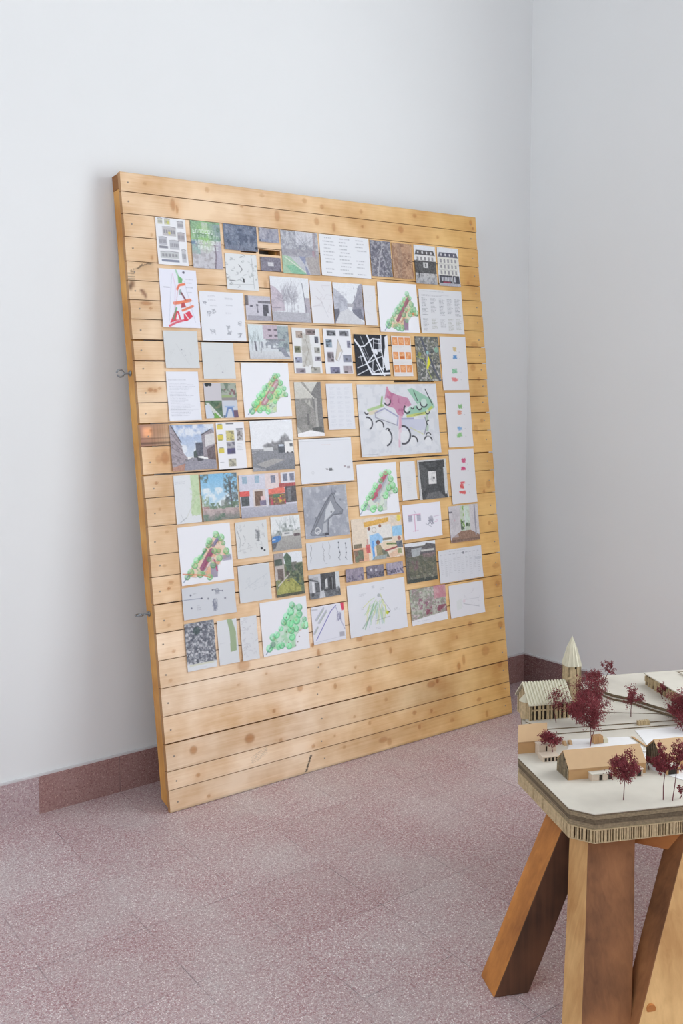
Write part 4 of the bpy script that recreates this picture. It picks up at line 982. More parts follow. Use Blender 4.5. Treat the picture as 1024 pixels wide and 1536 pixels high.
@art(52)
def _(a):
    a.fill(WH); green_plan(a, (.02, .06, 1.0, .98), (112, 186, 118), (226, 160, 120), [(.40,.74,.60,.44,.10,(150,76,116)),(.64,.34,.76,.20,.06,(130,126,176)),(.64,.62,.68,.82,.03,(206,80,130)),(.34,.58,.50,.40,.03,(60,140,120)),(.44,.80,.62,.56,.03,(226,214,220))], (234, 190, 150), leg=(150, 150, 180), rt=.052)
    a.line([(.04,.80),(.4,.86),(.55,.92)], .02, (226, 130, 90), .7); a.rect(.80,.56,.98,.66,(150,146,170),.7)
@art(53)
def _(a):
    a.fill((222, 225, 226))
    for i in range(30): a.scrawl(.05 + .9 * a.r.rand(), .1 + .75 * a.r.rand(), .10, .12, (140, 144, 150), .55, 4, .008)
    for i in range(12): a.scrawl(.68, .40, .16, .36, (110, 114, 120), .6, 4, .010)
    a.circ(.78, .78, .035, (50, 54, 60)); a.circ(.86, .84, .03, (80, 84, 90)); a.line([(.05,.2),(.14,.5),(.1,.7)], .01, (120,124,130), .7); a.line([(.05,.78),(.5,.72)], .008, (160,164,168), .6)
@art(54)
def _(a): faint(a, 14, (176, 184, 192), .45, (.3, .35, .9, .7), .16, .009, (218, 222, 226)); a.line([(.2,.62),(.9,.3)], .010, (176, 184, 192), .5)
@art(55)
def _(a):
    a.fill((214, 218, 224)); ink = (90, 96, 116)
    a.line([(.03,.38),(.38,.40)], .016, (110, 122, 150), .8); a.circ(.36, .40, .025, ink); a.circ(.16, .26, .03, ink, .8); a.circ(.16, .66, .03, ink, .8); a.circ(.48,.44,.03,(130,134,148),.8); a.circ(.80,.50,.03,(110,114,130),.8); a.line([(.57,.18),(.76,.26)], .016, ink, .8); a.circ(.57,.19,.02,ink); a.circ(.76,.26,.02,ink); a.rect(.62,.20,.70,.34,(150,154,166),.5); a.ring(.66,.22,.06,.014,(120,124,138),.7)
    for i in range(14): a.scrawl(.60, .66, .10, .40, (120, 124, 142), .6, 4, .012)
    a.text(.26, .60, .36, .78, 3, (170, 174, 184), .6); a.text(.2, .22, .28, .26, 1, (150,154,164), .6)
@art(56)
def _(a):
    a.fill((226, 230, 232)); m = np.clip((a.y - (.50 - .24 * np.exp(-((a.x - .55) / .4) ** 2))) * 8 + (a.nz(14) - .5) * 2, 0, 1) * a.band(0, .56); a.put(m, (128, 138, 136), .8); a.noisy(22, (92, 104, 100), .6, .5, .7, m)
    for x in (.3,.5,.68,.82): a.bare(x, .5, .45, (120, 130, 132), .45, 14, .3)
    a.vgrad(.54, 1, (170, 168, 164), (150, 148, 146)); a.rect(.36, .46, .72, .58, (214, 216, 216)); a.rect(.74, .44, 1, .56, (190, 190, 186)); a.rect(.76, .54, .96, .62, (84, 66, 72)); a.poly([(0,.62),(.10,.56),(.30,.56),(.32,.66),(.2,.74),(0,.78)], (50, 120, 190)); a.poly([(0,.76),(.2,.72),(.12,.9),(0,.95)], (84, 86, 94)); a.line([(.02,.66),(.12,.66)], .02, (220,224,230)); a.rect(.44,.49,.62,.53,(130,136,142))
@art(57)
def _(a):
    a.fill((110, 120, 90)); a.rect(.30, .0, 1, .26, (226, 230, 236)); a.rect(0, .0, .34, .34, (160, 152, 152)); a.rect(.02, .14, .28, .28, (70, 84, 76)); a.rect(0, .28, .34, .62, (190, 182, 178)); a.rect(.10, .36, .3, .60, (110, 96, 92)); a.poly([(.34,.1),(.46,.0),(.60,.12),(.62,.40),(.44,.42)], (78, 104, 82)); a.rect(.60, .24, .78, .44, (112, 112, 104)); a.noisy(9, (60, 84, 62), .9, .42, .6, a.band(.3, .8, .5, 1)); a.noisy(14, (44, 60, 48), .8, .5, .65, a.band(.3, .8, .4, 1)); a.poly([(.04,.84),(.30,.62),(.60,.60),(.86,.80),(.90,1),(0,1)], (172, 170, 92)); a.noisy(16, (130, 136, 66), .8, .5, .64, a.band(.6, 1, 0, .9)); a.line([(.1,.74),(.5,.5)], .03, (206, 200, 190)); a.noisy(12, (84, 72, 66), .8, .5, .65, a.band(.44, .66, .2, .5)); a.rect(0, .93, 1, 1, (52, 56, 48), .8)
@art(58)
def _(a):
    a.fill((220, 224, 230))
    for (x, y0, y1, c) in ((.10,.10,.76,(110,112,122)),(.38,.10,.40,(150,152,160)),(.37,.42,.76,(150,152,160)),(.50,.06,.70,(160,162,170)),(.73,.12,.78,(96,100,112)),(.88,.18,.80,(110,114,124))):
        n = 7; p = [(x + .012 * a.r.randn(), y0 + (y1 - y0) * i / n) for i in range(n + 1)]; a.line(p, .020, c, .8)
        if x > .7: 
            for q in p[::2]: a.circ(q[0], q[1], .028, (84, 88, 100), .8)
    a.text(.40, .84, .46, .88, 1, (150,152,160), .6)
@art(59)
def _(a):
    a.fill((196, 198, 204)); a.rect(.0, .12, .30, .8, (170, 172, 178)); a.poly([(0,.14),(.30,.28),(.30,.34),(0,.22)], (96, 98, 104)); a.rect(.20, .34, .34, .80, (84, 86, 92)); a.rect(.10, .3, .17, .85, (220, 222, 226)); a.rect(.38, .0, .86, .75, (64, 66, 72)); a.rect(.52, .22, .60, .66, (206, 208, 210)); a.rect(.66, .18, .80, .70, (30, 32, 36)); a.rect(.74, .2, .76, .7, (150, 152, 156)); a.poly([(.42,0),(.62,.05),(.6,.2),(.42,.4)], (50, 52, 56)); a.rect(.86, 0, 1, .8, (206, 212, 216)); a.vgrad(.74, 1, (120, 122, 128), (92, 94, 102)); a.circ(.40, .60, .05, (40, 42, 46)); a.poly([(.34,.72),(.46,.68),(.5,1),(.3,1)], (196, 198, 204)); a.circ(.10, .82, .07, (50, 52, 58)); a.noisy(14, (60, 62, 68), .6, .5, .65, a.band(.6, .95, .5, 1))
@art(60)
def _(a):
    a.fill((228, 212, 194)); a.rect(0, 0, .28, .68, (226, 210, 190)); a.rect(0, .68, .30, 1, (226, 170, 136)); a.rect(.02, .58, .18, .68, (120, 108, 84)); a.rect(.02, .72, .20, .98, (128, 96, 80)); a.noisy(16, (90, 110, 80), .8, .5, .65, a.band(.7, 1, .02, .2))
    a.rect(.30, .2, .78, .62, (228, 226, 222)); a.poly([(.24,.10),(.74,.04),(.74,.14),(.26,.22)], (220, 168, 60)); a.circ(.34, .26, .04, (120, 70, 50)); a.circ(.56, .22, .04, (130, 80, 50)); a.ring(.44, .30, .06, .014, (170, 160, 150), .9); a.poly([(.34,.42),(.52,.38),(.62,.54),(.56,.62),(.40,.70),(.36,1),(.40,1),(.34,.6)], (150, 196, 236)); a.rect(.38, .55, .42, .92, (90, 160, 230)); a.rect(.26, .62, .34, .82, (206, 90, 90)); a.rect(.28, .5, .31, .64, (196, 150, 140)); a.rect(.80, .26, 1, .50, (150, 200, 234)); a.circ(.94, .08, .08, (230, 206, 70)); a.rect(.78, .0, .92, .2, (214, 204, 190), .6)
    a.rect(.60, .52, .78, .57, (130, 120, 96)); a.rect(.60, .60, 1, .78, (226, 206, 178)); a.circ(.50, .60, .055, (110, 66, 56)); a.poly([(.46,.66),(.54,.66),(.60,.80),(.58,.96),(.46,.96)], (150, 140, 104)); a.poly([(.56,.76),(.66,.82),(.72,.98),(.60,.98)], (104, 110, 90)); a.circ(.93, .56, .05, (176, 110, 96)); a.poly([(.86,.62),(.98,.62),(1,.78),(.88,.78)], (90, 98, 110)); a.poly([(.62,.80),(.88,.74),(.88,.78),(.64,.84)], (150, 62, 62)); a.line([(.68,.66),(.86,.68)], .04, (96, 120, 60)); a.poly([(.40,.92),(.66,.9),(.64,1),(.36,1)], (150, 160, 160)); a.noisy(18, (222, 180, 150), .8, .5, .65, a.band(.82, 1, .64, 1)); a.rect(.88,.80,.96,.92,(120,140,80),.7)
def crowd(a, base, head, s):
    a.fill(base); a.noisy(8, tuple(v * .85 for v in base), .7, gy=2); 
    for i in range(26): a.circ(a.r.rand(), .55 + .4 * a.r.rand(), .05 + .05 * a.r.rand(), tuple(np.array(head) * (.7 + .6 * a.r.rand())), .9)
    for x in (.12, .3, .5, .7, .9): a.rect(x, .05, x + .03, .6, tuple(min(255, v * 1.15) for v in base), .6)
@art(61)
def _(a): crowd(a, (150, 140, 158), (92, 84, 108), 1)
@art(62)
def _(a): crowd(a, (118, 112, 130), (56, 54, 74), 2); a.circ(.28, .35, .12, (206, 204, 214)); a.circ(.55, .40, .12, (196, 194, 204))
@art(63)
def _(a): crowd(a, (166, 158, 176), (84, 78, 104), 3)
@art(64)
def _(a):
    a.fill((104, 102, 90)); a.rect(0, 0, 1, .10, (222, 226, 232)); a.poly([(0,.08),(.3,.10),(.62,.12),(.70,.04),(1,.10),(1,.3),(0,.34)], (92, 88, 92)); a.poly([(.2,.16),(.55,.14),(.45,.34),(.22,.36)], (176, 182, 186), .9); a.rect(.52, .20, .95, .25, (196, 196, 192)); a.rect(.56, .30, .96, .40, (136, 112, 116), .8); a.noisy(14, (120, 88, 96), .7, .5, .65, a.band(.45, .8, 0, .4)); a.noisy(10, (84, 88, 70), .8, .45, .65, a.band(.36, .86)); a.noisy(18, (126, 122, 98), .6, .55, .7, a.band(.5, .9)); a.rect(0, .90, 1, 1, (54, 62, 56)); a.noisy(12, (160, 160, 140), .7, .55, .68, a.band(.82, .93)); a.rect(0,.12,.1,.9,(74,70,72),.5)
@art(65)
def _(a):
    a.fill((222, 224, 230)); a.text(.25, .06, .95, .10, 1, (170, 172, 180), .5); a.circ(.57, .16, .04, (120, 122, 130), .8)
    for i in range(10): a.text(.05 + i * .094, .14, .11 + i * .094, .20, 1, (150, 152, 162), .6); a.text(.05 + i * .094, .28, .12 + i * .094, .60 + .3 * a.r.rand(), 9, (180, 182, 190), .5); a.rect(.035 + i * .094, .12, .038 + i * .094, .95, (196, 198, 206), .7)
    a.rect(.84,.34,.98,.42,(190,194,202),.6)
@art(66)
def _(a):
    aerial(a, (190, 192, 182), [(150, 126, 134), (140, 146, 130)], [(206, 206, 196), (214, 196, 200), (176, 190, 164)], 280, .9); a.rect(.66, .0, 1, .36, (214, 160, 170), .75); a.noisy(10, (196, 130, 144), .6, .5, .7, a.band(0, .36, .66, 1)); a.noisy(16, (140, 70, 92), .8, .5, .66, a.band(.56, .76, .42, 1)); a.noisy(16, (150, 90, 120), .6, .55, .7, a.band(.25, .6, .15, .5)); a.poly([(0,.86),(1,.76),(1,1),(0,1)], (232, 233, 238)); a.text(.15, .90, .85, .93, 1, (170, 172, 182), .6)
@art(67)
def _(a): faint(a, 10, (180, 180, 190), .45, (.3, .25, .85, .8), .18, .008, (230, 231, 236)); a.line([(.40,.62),(.84,.78)], .014, (150, 152, 162), .7); a.line([(.45,.5),(.85,.52)], .010, (170, 172, 182), .6); a.circ(.42, .54, .05, (226, 200, 210), .5); a.poly([(.2,.5),(.35,.45),(.35,.75),(.2,.8)], (220,226,224), .7)
@art(68)
def _(a):
    aerial(a, (160, 164, 172), [(88, 92, 104), (112, 116, 126)], [(206, 208, 214), (190, 194, 200), (222, 224, 228)], 330, .5); a.circ(.40, .18, .08, (66, 84, 84), .7); a.rect(0, .86, 1, 1, (228, 232, 236)); a.rect(.08, .86, .9, .90, (214, 216, 190), .7); a.text(.35, .94, .85, .96, 1, (170, 172, 180), .6)
@art(69)
def _(a): a.fill((226, 230, 234)); a.poly([(.52,.0),(.76,.0),(.92,.3),(.90,.72),(.60,.74),(.62,.30)], (164, 184, 150)); a.text(.10, .5, .4, .56, 1, (206, 210, 216), .6)
@art(70)
def _(a):
    a.fill((226, 229, 233))
    for i in range(30): a.scrawl(.1 + .8 * a.r.rand(), .05 + .85 * a.r.rand(), .3, .08, (170, 172, 184), .45, 4, .007)
@art(71)
def _(a):
    a.fill(WH); green_plan(a, (.04, .02, 1.0, 1.0), (104, 208, 140), (150, 214, 160), [], (190, 226, 196), rt=.066); a.circ(.22, .80, .05, (150, 150, 160), .5)
    for i in range(10): a.circ(.4 + .45 * a.r.rand(), .3 + .6 * a.r.rand(), .012, (96, 80, 70), .7)
@art(72)
def _(a):
    a.fill((232, 234, 244)); a.line([(.10,.88),(.36,.52),(.60,.18),(.76,.06)], .022, (96, 92, 176), .9); a.poly([(.90,.0),(1,.0),(1,.20),(.94,.22)], (222, 60, 90), .9)
    for (x, y, l) in ((.12,.36,.26),(.20,.44,.26),(.03,.7,.14)): a.line([(x, y), (x + l, y - l * 1.1)], .05, (176, 180, 196), .7); a.line([(x + .03, y + .02), (x + l, y - l * .95)], .02, (150, 170, 140), .7)
    for i in range(8): a.scrawl(.84, .36, .16, .26, (130, 130, 160), .6, 4, .012)
    a.line([(.76,.10),(.98,.72)], .016, (150, 150, 186), .8); a.rect(.82, .78, .96, .90, (170, 170, 182), .8); a.line([(.05,.94),(.98,.90)], .008, (190, 194, 206), .7); a.rect(.02,.06,.2,.1,(190,194,204),.7)
@art(73)
def _(a):
    a.fill((232, 235, 242)); gr = [(140, 200, 150), (170, 210, 120), (206, 214, 90), (150, 190, 190)]
    for i in range(46):
        t = a.r.rand(); x0 = .52 + .06 * a.r.randn(); y0 = .26 + .06 * a.r.rand(); an = 1.95 + .75 * a.r.randn() * .55; l = .18 + .38 * a.r.rand()
        xs = x0 + math.cos(an) * l * .3; ys = y0 + math.sin(an) * l * .5
        a.line([(xs, ys), (xs + math.cos(an) * l * .35, min(.9, ys + math.sin(an) * l * .6))], .014, gr[i % 4], .5)
    a.line([(.26,.88),(.44,.42)], .025, (120, 176, 130), .7); a.line([(.22,.86),(.36,.66)], .03, (150, 170, 160), .6); a.line([(.56,.26),(.66,.64)], .016, (206, 220, 110), .7); a.line([(.54,.26),(.72,.62)], .010, (150, 152, 160), .6); a.circ(.66, .64, .035, (196, 206, 50), .9); a.circ(.69, .63, .015, (90, 90, 60)); a.line([(.44,.76),(.70,.72)], .012, (150, 152, 160), .6); a.circ(.53,.28,.035,(150,160,160),.6)
    for (x, y, w) in ((.42,.08,.10),(.56,.14,.10),(.20,.20,.14),(.78,.58,.12),(.44,.88,.12),(.22,.46,.08)): a.text(x, y, x + w, y + .06, 2, (176, 180, 190), .6)
    for i in range(10): a.scrawl(.34 + .3 * a.r.rand(), .4 + .3 * a.r.rand(), .16, .2, (190, 194, 196), .5, 4, .006)

P, D, T, M, K = 'photo_print', 'drawing_sheet', 'text_sheet', 'map_print', 'collage_sheet'
GROUPS = {P: ('photo', 'photo prints on the plank board'), D: ('drawing', 'drawings on the plank board'), T: ('text sheet', 'text sheets on the plank board'),
          M: ('map', 'maps and aerial views on the plank board'), K: ('collage', 'collage sheets on the plank board')}
INFO = {
1: (K, 'white sheet of small grey building views, at the corner of the top row'),
2: (P, 'green and lilac poster with blurred white capitals, beside the sheet of building views'),
3: (P, 'dark blue-grey street photo hanging just above the black ink sketch'),
4: (P, 'small grey-lilac photo, the upper of two directly above a split in the planks'),
5: (P, 'small dark mauve photo with a white patch, just below the split in the planks'),
6: (D, 'grey ink sketch of a street crossing, below the dark blue-grey photo'),
7: (P, 'park photo with a path, bare trees and green grass in the top row'),
8: (T, 'wide white sheet of faint scattered lines of text in the top row'),
9: (M, 'grey aerial photo with a diagonal street, beside the brown aerial print'),
10: (M, 'brown sepia aerial print in the top row'),
11: (P, 'black-and-white photo of a house behind dark hedges and a person'),
12: (P, 'black-and-white photo of a tall pale corner house with a shopfront'),
13: (D, 'white plan sketched in bright red, orange and green marker'),
14: (D, 'white sheet of faint pencil sketches, beside the red marker plan'),
15: (P, 'small photo of a low grey building with a dark doorway'),
16: (P, 'pale winter photo of bare trees with a lamp post'),
17: (D, 'narrow pale sheet between the winter trees photo and the street photo'),
18: (P, 'pale grey photo of a narrow street between rows of houses'),
19: (D, 'very narrow blank white sheet beside the grey narrow-street photo'),
20: (D, 'green site plan with a purple bar, topmost of the coloured site plans'),
21: (T, 'white sheet printed with five columns of grey text'),
22: (D, 'grey tracing with a few dots, directly below the red marker plan'),
23: (D, 'nearly blank grey tracing, directly above the four-picture collage'),
24: (T, 'tall white sheet of handwritten lines below the dotted grey tracing'),
25: (K, 'collage of four small colour photos around a green lawn'),
26: (P, 'pale photo of a pink block and bare trees by a path'),
27: (K, 'white sheet of small photos around a pale plan, beside the pink block photo'),
28: (K, 'white sheet of small photos around a triangle plan, beside the black street map'),
29: (M, 'black street map with white streets'),
30: (K, 'white sheet of nine orange squares in three rows'),
31: (M, 'aerial photo with a bright yellow triangle'),
32: (D, 'tall white strip with yellow, blue, green and red sketches, topmost of three'),
33: (D, 'tall white strip with green and blue sketches, middle of three'),
34: (D, 'tall white strip with pink and red sketches, lowest of three'),
35: (D, 'green site plan with a pink bar, above the grey car park photo'),
36: (P, 'sepia photo of a narrow alley between concrete walls'),
37: (T, 'pale narrow sheet with a faint grid of print beside the alley photo'),
38: (D, 'large sketch with black arcs, pink square and green lawns, biggest sheet on board'),
39: (P, 'colour photo of a street of old houses under a cloudy blue sky'),
40: (K, 'white poster with yellow panels and small pictures beside the street photo'),
41: (P, 'photo of a grey car park with a white van and bare trees'),
42: (M, 'narrow white map with a pale green strip, beside the blue sky photo'),
43: (P, 'colour photo of a tall tree against a blue sky'),
44: (P, 'wide colour photo of shops with red awnings'),
45: (D, 'wide nearly blank white sheet with two small dark marks'),
46: (M, 'grey map print of a boot-shaped site outlined in dark grey'),
47: (D, 'green site plan with three separate red blocks'),
48: (D, 'narrow white sheet of faint lines beside the dark passage photo'),
49: (P, 'dark photo of a passage with a bright square opening'),
50: (D, 'white sheet with a pink and a grey small isometric sketch'),
51: (P, 'photo of a pale gate opening onto greenery'),
52: (D, 'green site plan with purple bar and orange ground, above the arrow diagram'),
53: (D, 'square grey pencil sketch with a black dot, above the nearly blank square sheet'),
54: (D, 'nearly blank square grey sheet below the pencil sketch with a black dot'),
55: (D, 'wide grey sheet with a small diagram of lines and dots'),
56: (P, 'photo of a parking lot with a bright blue car'),
57: (P, 'photo of a house behind a sunny yellow-green bush'),
58: (D, 'wide pale sheet with columns of dark brush strokes'),
59: (P, 'small black-and-white photo of house entrances'),
60: (P, 'warm coloured interior picture with people at a table and orange beam'),
61: (P, 'small mauve photo of a crowd, above the fan of green strokes, first of three'),
62: (P, 'darkest small crowd photo with two pale spots, between two paler ones'),
63: (P, 'palest small crowd photo, next to the dark garden photo'),
64: (P, 'dark photo of an overgrown garden with a white house behind'),
65: (T, 'wide white sheet with a faint table of many columns'),
66: (M, 'pale aerial print with a pink corner and white caption strip'),
67: (D, 'white sheet with a faint grey perspective sketch, beside the pink-cornered aerial print'),
68: (M, 'grey aerial photo of dense rooftops with a white strip, in the bottom row'),
69: (D, 'narrow white sheet with one solid green strip, in the bottom row'),
70: (D, 'narrow white sheet of faint scribbles between two green drawings'),
71: (D, 'all-green tree plan without any coloured bar, in the bottom row'),
72: (D, 'white sheet with a diagonal blue line and a red corner'),
73: (D, 'large white sheet with a fan of green and yellow strokes')}

M_photo = attr_mat('photo_paper', 'ink', 0.42)
M_paper = attr_mat('matt_paper', 'ink', 0.75)

def s2l(c):
    c = c / 255.0
    return np.where(c <= .04045, c / 12.92, ((c + .055) / 1.055) ** 2.4)

pr = np.random.RandomState(5)
for k in sorted(SHEET):
    q = np.array(SHEET[k], float) / 1000.0
    u0 = (q[0] + q[6]) / 2; u1 = (q[2] + q[4]) / 2; v1 = (q[1] + q[3]) / 2; v0 = (q[5] + q[7]) / 2
    W_, H_ = u1 - u0, v1 - v0
    nx = max(16, int(W_ / .0020)); ny = max(16, int(H_ / .0016))
    a = Art(nx, ny, W_ / H_, 40 + k)
    ART[k](a)
    if INFO[k][0] == P:                               # photographic texture
        a.grain(24, 34 * min(1.5, W_ / .12)); a.grain(18, 70 * min(1.5, W_ / .12))
    elif INFO[k][0] == M: a.grain(14, 60)
    img = a.out()                                     # ny x nx x 3, top row first
    name, lab = INFO[k]
    cat, grp = GROUPS[name]
    # the sheet: a fine grid, barely curled, with a thin edge standing off the planks
    xs = np.linspace(-W_ / 2, W_ / 2, nx); zs = np.linspace(H_ / 2, -H_ / 2, ny)
    X, Z = np.meshgrid(xs, zs)
    rx, rz = 2 * X / W_, 2 * Z / H_
    c1, c2, c3, c4 = pr.rand(4) * np.array([.0030, .0022, .0016, .0016])
    lift = c1 * np.clip(-rx, 0, 1) ** 3 * np.clip(.4 - rz * .6, 0, 1) + c2 * np.clip(rx * -rz, 0, 1) ** 2 + c3 * np.clip(rx, 0, 1) ** 4 + c4 * np.clip(-rz, 0, 1) ** 4
    Yd = -(.0016 + lift + .0006 * pr.rand())
    pts = np.stack([X + SH * Z, Yd, Z], -1).reshape(-1, 3)
    n = nx * ny
    idx = np.arange(n).reshape(ny, nx)
    fa = np.stack([idx[:-1, :-1], idx[1:, :-1], idx[1:, 1:], idx[:-1, 1:]], -1).reshape(-1, 4)
    loop = np.concatenate([idx[0, :], idx[1:, -1], idx[-1, -2::-1], idx[-2:0:-1, 0]])
    m = len(loop)
    back = pts[loop].copy(); back[:, 1] += .0004
    j = np.arange(m); jn = (j + 1) % m
    sk = np.stack([loop[j], loop[jn], n + jn, n + j], -1)
    me = bpy.data.meshes.new(name)
    me.from_pydata(np.concatenate([pts, back]).tolist(), [], fa.tolist() + sk.tolist())
    col = np.ones((n + m, 4), np.float32)
    lc = s2l(img).reshape(-1, 3) * .93
    col[:n, :3] = lc; col[n:, :3] = lc[loop]
    at = me.attributes.new('ink', 'FLOAT_COLOR', 'POINT')
    at.data.foreach_set('color', col.ravel())
    me.materials.append(M_photo if name == P else M_paper)
    o = bpy.data.objects.new(name, me); C.objects.link(o)
    uc, vc = (u0 + u1) / 2, (v0 + v1) / 2
    o.location = B_MAT @ Vector(bl(uc, 0, vc))
    o.rotation_euler = Euler((B_ROT[0], 0, B_ROT[2]))
    tag(o, lab, cat, grp)

# ------------------------------------------------------------------ the low timber trestle and the site model on it
T_LOC = Vector((-1.78167, -1.79844, 0)); T_ROT = -0.424724
ZT = 0.50                                       # top of the ground sheet; the trestle carries the slab at 0.43
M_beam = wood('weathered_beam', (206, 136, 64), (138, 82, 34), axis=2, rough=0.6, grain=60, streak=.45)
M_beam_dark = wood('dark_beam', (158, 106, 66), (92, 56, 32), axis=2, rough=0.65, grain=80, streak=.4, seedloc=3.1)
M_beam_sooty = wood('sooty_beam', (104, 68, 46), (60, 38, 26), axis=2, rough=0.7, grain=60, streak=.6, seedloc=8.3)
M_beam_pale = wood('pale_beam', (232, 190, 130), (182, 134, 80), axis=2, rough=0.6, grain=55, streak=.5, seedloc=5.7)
M_rail = wood('orange_rail', (196, 128, 66), (164, 96, 44), axis=0, rough=0.6, grain=40, seedloc=1.9)

tr = empty('timber_trestle', T_LOC, (0, 0, T_ROT))
tag(tr, 'low trestle of thick weathered timber beams carrying the cardboard site model', 'trestle')
def leg(foot, top, zt, w, mats, d=None):
    """a square-sawn old beam; foot and top are its near corner, both ends sawn level; the four faces differ in wear"""
    d = d or w
    b = MB()
    def ring(c, z): return [(c[0], c[1], z), (c[0] + w, c[1], z), (c[0] + w, c[1] + d, z), (c[0], c[1] + d, z)]
    n = 6
    rs_ = [ring((foot[0] + (top[0] - foot[0]) * i / n + .0008 * random.uniform(-1, 1), foot[1] + (top[1] - foot[1]) * i / n + .0008 * random.uniform(-1, 1)), zt * i / n) for i in range(n + 1)]
    vs = [p for r in rs_ for p in r]; fs = [(3, 2, 1, 0), (4*n, 4*n+1, 4*n+2, 4*n+3)]; 
    for i in range(n):
        for k in range(4): fs.append((4*i + k, 4*i + (k+1) % 4, 4*i + 4 + (k+1) % 4, 4*i + 4 + k))
    b.add(vs, fs)
    b.mi = [0, 0] + [k for i in range(n) for k in range(4)]
    return b.build('leg', mats, tr, bevel=.003)
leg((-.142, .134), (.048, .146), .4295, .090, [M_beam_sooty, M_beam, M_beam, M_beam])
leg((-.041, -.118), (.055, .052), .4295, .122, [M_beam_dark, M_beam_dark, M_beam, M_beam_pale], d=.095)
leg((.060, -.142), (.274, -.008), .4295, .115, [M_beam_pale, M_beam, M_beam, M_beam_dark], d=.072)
leg((.86, .02), (.74, .06), .4295, .09, [M_beam] * 4); leg((.90, .62), (.74, .56), .4295, .09, [M_beam] * 4)
b = MB()
r0, r1 = Vector((.150, .108)), Vector((.300, -.010))
dr = (r1 - r0).normalized(); nr = Vector((-dr.y, dr.x)) * .05
p = [r0, r1, r1 + nr, r0 + nr]
b.hexa([(x.x, x.y, .378) for x in p], [(x.x, x.y, .4295) for x in p])
b.build('cross_rail', M_rail, tr, bevel=.002)
b = MB()      # peg in the pale leg
b.tube([(.130, -.095, .100), (.130, -.1135, .099)], .011, 12); b.build('peg', M_rail, tr, smooth=False)

model = empty('architectural_model', T_LOC + Vector((0, 0, .43)), (0, 0, T_ROT))
tag(model, 'cardboard site model of houses, a church and dark red trees on the timber trestle', 'architectural model')
ZB = .43
def zz(z): return z - ZB
M_card = plain('cream_card', (203, 198, 186), 0.8, noise=.03)
M_card_edge = plain('corrugated_edge', (150, 134, 108), 0.85, noise=.25, scale=160)
M_edge_dark = plain('corrugated_edge_dark', (112, 98, 78), 0.85, noise=.3, scale=200)
M_kraft = plain('kraft_card', (196, 163, 124), 0.75, noise=.03)
M_kraft_d = plain('kraft_card_side', (190, 150, 104), 0.8, noise=.06)
M_flute = plain('fluted_card', (188, 168, 132), 0.85, noise=.18, scale=120)
M_pale = plain('pale_corrugated', (206, 202, 180), 0.8, noise=.05)
M_dark = plain('dark_hollow', (46, 38, 30), 0.9)
M_white = plain('white_paper_road', (228, 228, 228), 0.7, noise=.02)
M_pinkish = plain('pale_annex_card', (208, 192, 174), 0.8, noise=.05)
M_tree = plain('burgundy_plant', (128, 50, 58), 0.8, noise=.35, scale=200)
M_twig = plain('burgundy_twig', (98, 44, 48), 0.8, noise=.2)

OUT = [(.0, .040), (.044, .0), (1.02, .0), (1.05, .03), (1.05, .82), (1.02, .85), (.33, .85), (.18, .73), (.130, .63), (.105, .560), (.052, .44), (.0, .341)]
def inset(poly, d):
    n = len(poly); out = []
    for i in range(n):
        p0, p1, p2 = (Vector(poly[i - 1]), Vector(poly[i]), Vector(poly[(i + 1) % n]))
        n1 = Vector((-(p1 - p0).y, (p1 - p0).x)).normalized(); n2 = Vector((-(p2 - p1).y, (p2 - p1).x)).normalized()
        m = (n1 + n2); m = m / max(.2, m.length_squared) * 2
        out.append(tuple(p1 + m * d))
    return out
# honeycomb board: dark core, open flutes all round, liner sheets above and below
b = MB()
core = inset(OUT, .012)
b.prism(core, zz(.4325), zz(.4595), 1)
b.prism(OUT, zz(.43), zz(.4318), 0); b.prism(OUT, zz(.4598), zz(.462), 0)
rr = random.Random(3)
for i in range(len(OUT)):
    p, q = Vector(OUT[i]), Vector(OUT[(i + 1) % len(OUT)])
    L = (q - p).length; d = (q - p) / L; nn = Vector((-d.y, d.x))
    dense = i != len(OUT) - 1
    t = .0
    while t < L - .003:
        if dense: w = rr.choice([.0022, .0026, .003, .004, .006]); g = rr.choice([.0012, .0024, .0034, .0042])
        else: w = rr.choice([.010, .016, .026, .004, .003]); g = rr.choice([.0012, .002, .0026])
        w = min(w, L - t)
        o_ = rr.random() * .0012
        a0 = p + d * t + nn * o_; a1 = p + d * (t + w) + nn * o_
        c1 = a1 + nn * .014; c0 = a0 + nn * .014
        b.hexa([(x.x, x.y, zz(.4318)) for x in (a0, a1, c1, c0)], [(x.x, x.y, zz(.4598)) for x in (a0, a1, c1, c0)], 2)
        t += w + g
b.build('honeycomb_board', [M_flute, M_dark, M_flute], model)
for z0, z1, ins, m in ((.462, .4735, .003, M_card_edge), (.4742, .4848, .0015, M_edge_dark), (.4855, .4945, .0005, M_card_edge)):
    b = MB(); o_ = inset(OUT, ins); b.prism(o_, zz(z0), zz(z1))
    # open flutes: a fine row of ribs along the visible edges
    for i in range(len(o_)):
        p, q = Vector(o_[i]), Vector(o_[(i + 1) % len(o_)]); L = (q - p).length; d = (q - p) / L; nn = Vector((-d.y, d.x))
        for hz in ((z0 + .0012), (z0 + z1) / 2, z1 - .0012):
            a0, a1 = p - nn * .0009, q - nn * .0009
            b.hexa([(x.x, x.y, zz(hz - .0007)) for x in (a0, a1, q, p)], [(x.x, x.y, zz(hz + .0007)) for x in (a0, a1, q, p)])
    b.build('corrugated_layer', m, model)
b = MB(); o_ = inset(OUT, .0); b.prism(o_, zz(.4952), zz(.4982), 1); b.prism(o_, zz(.4982), zz(ZT), 0)
b.build('ground_sheet', [M_card, M_edge_dark], model)

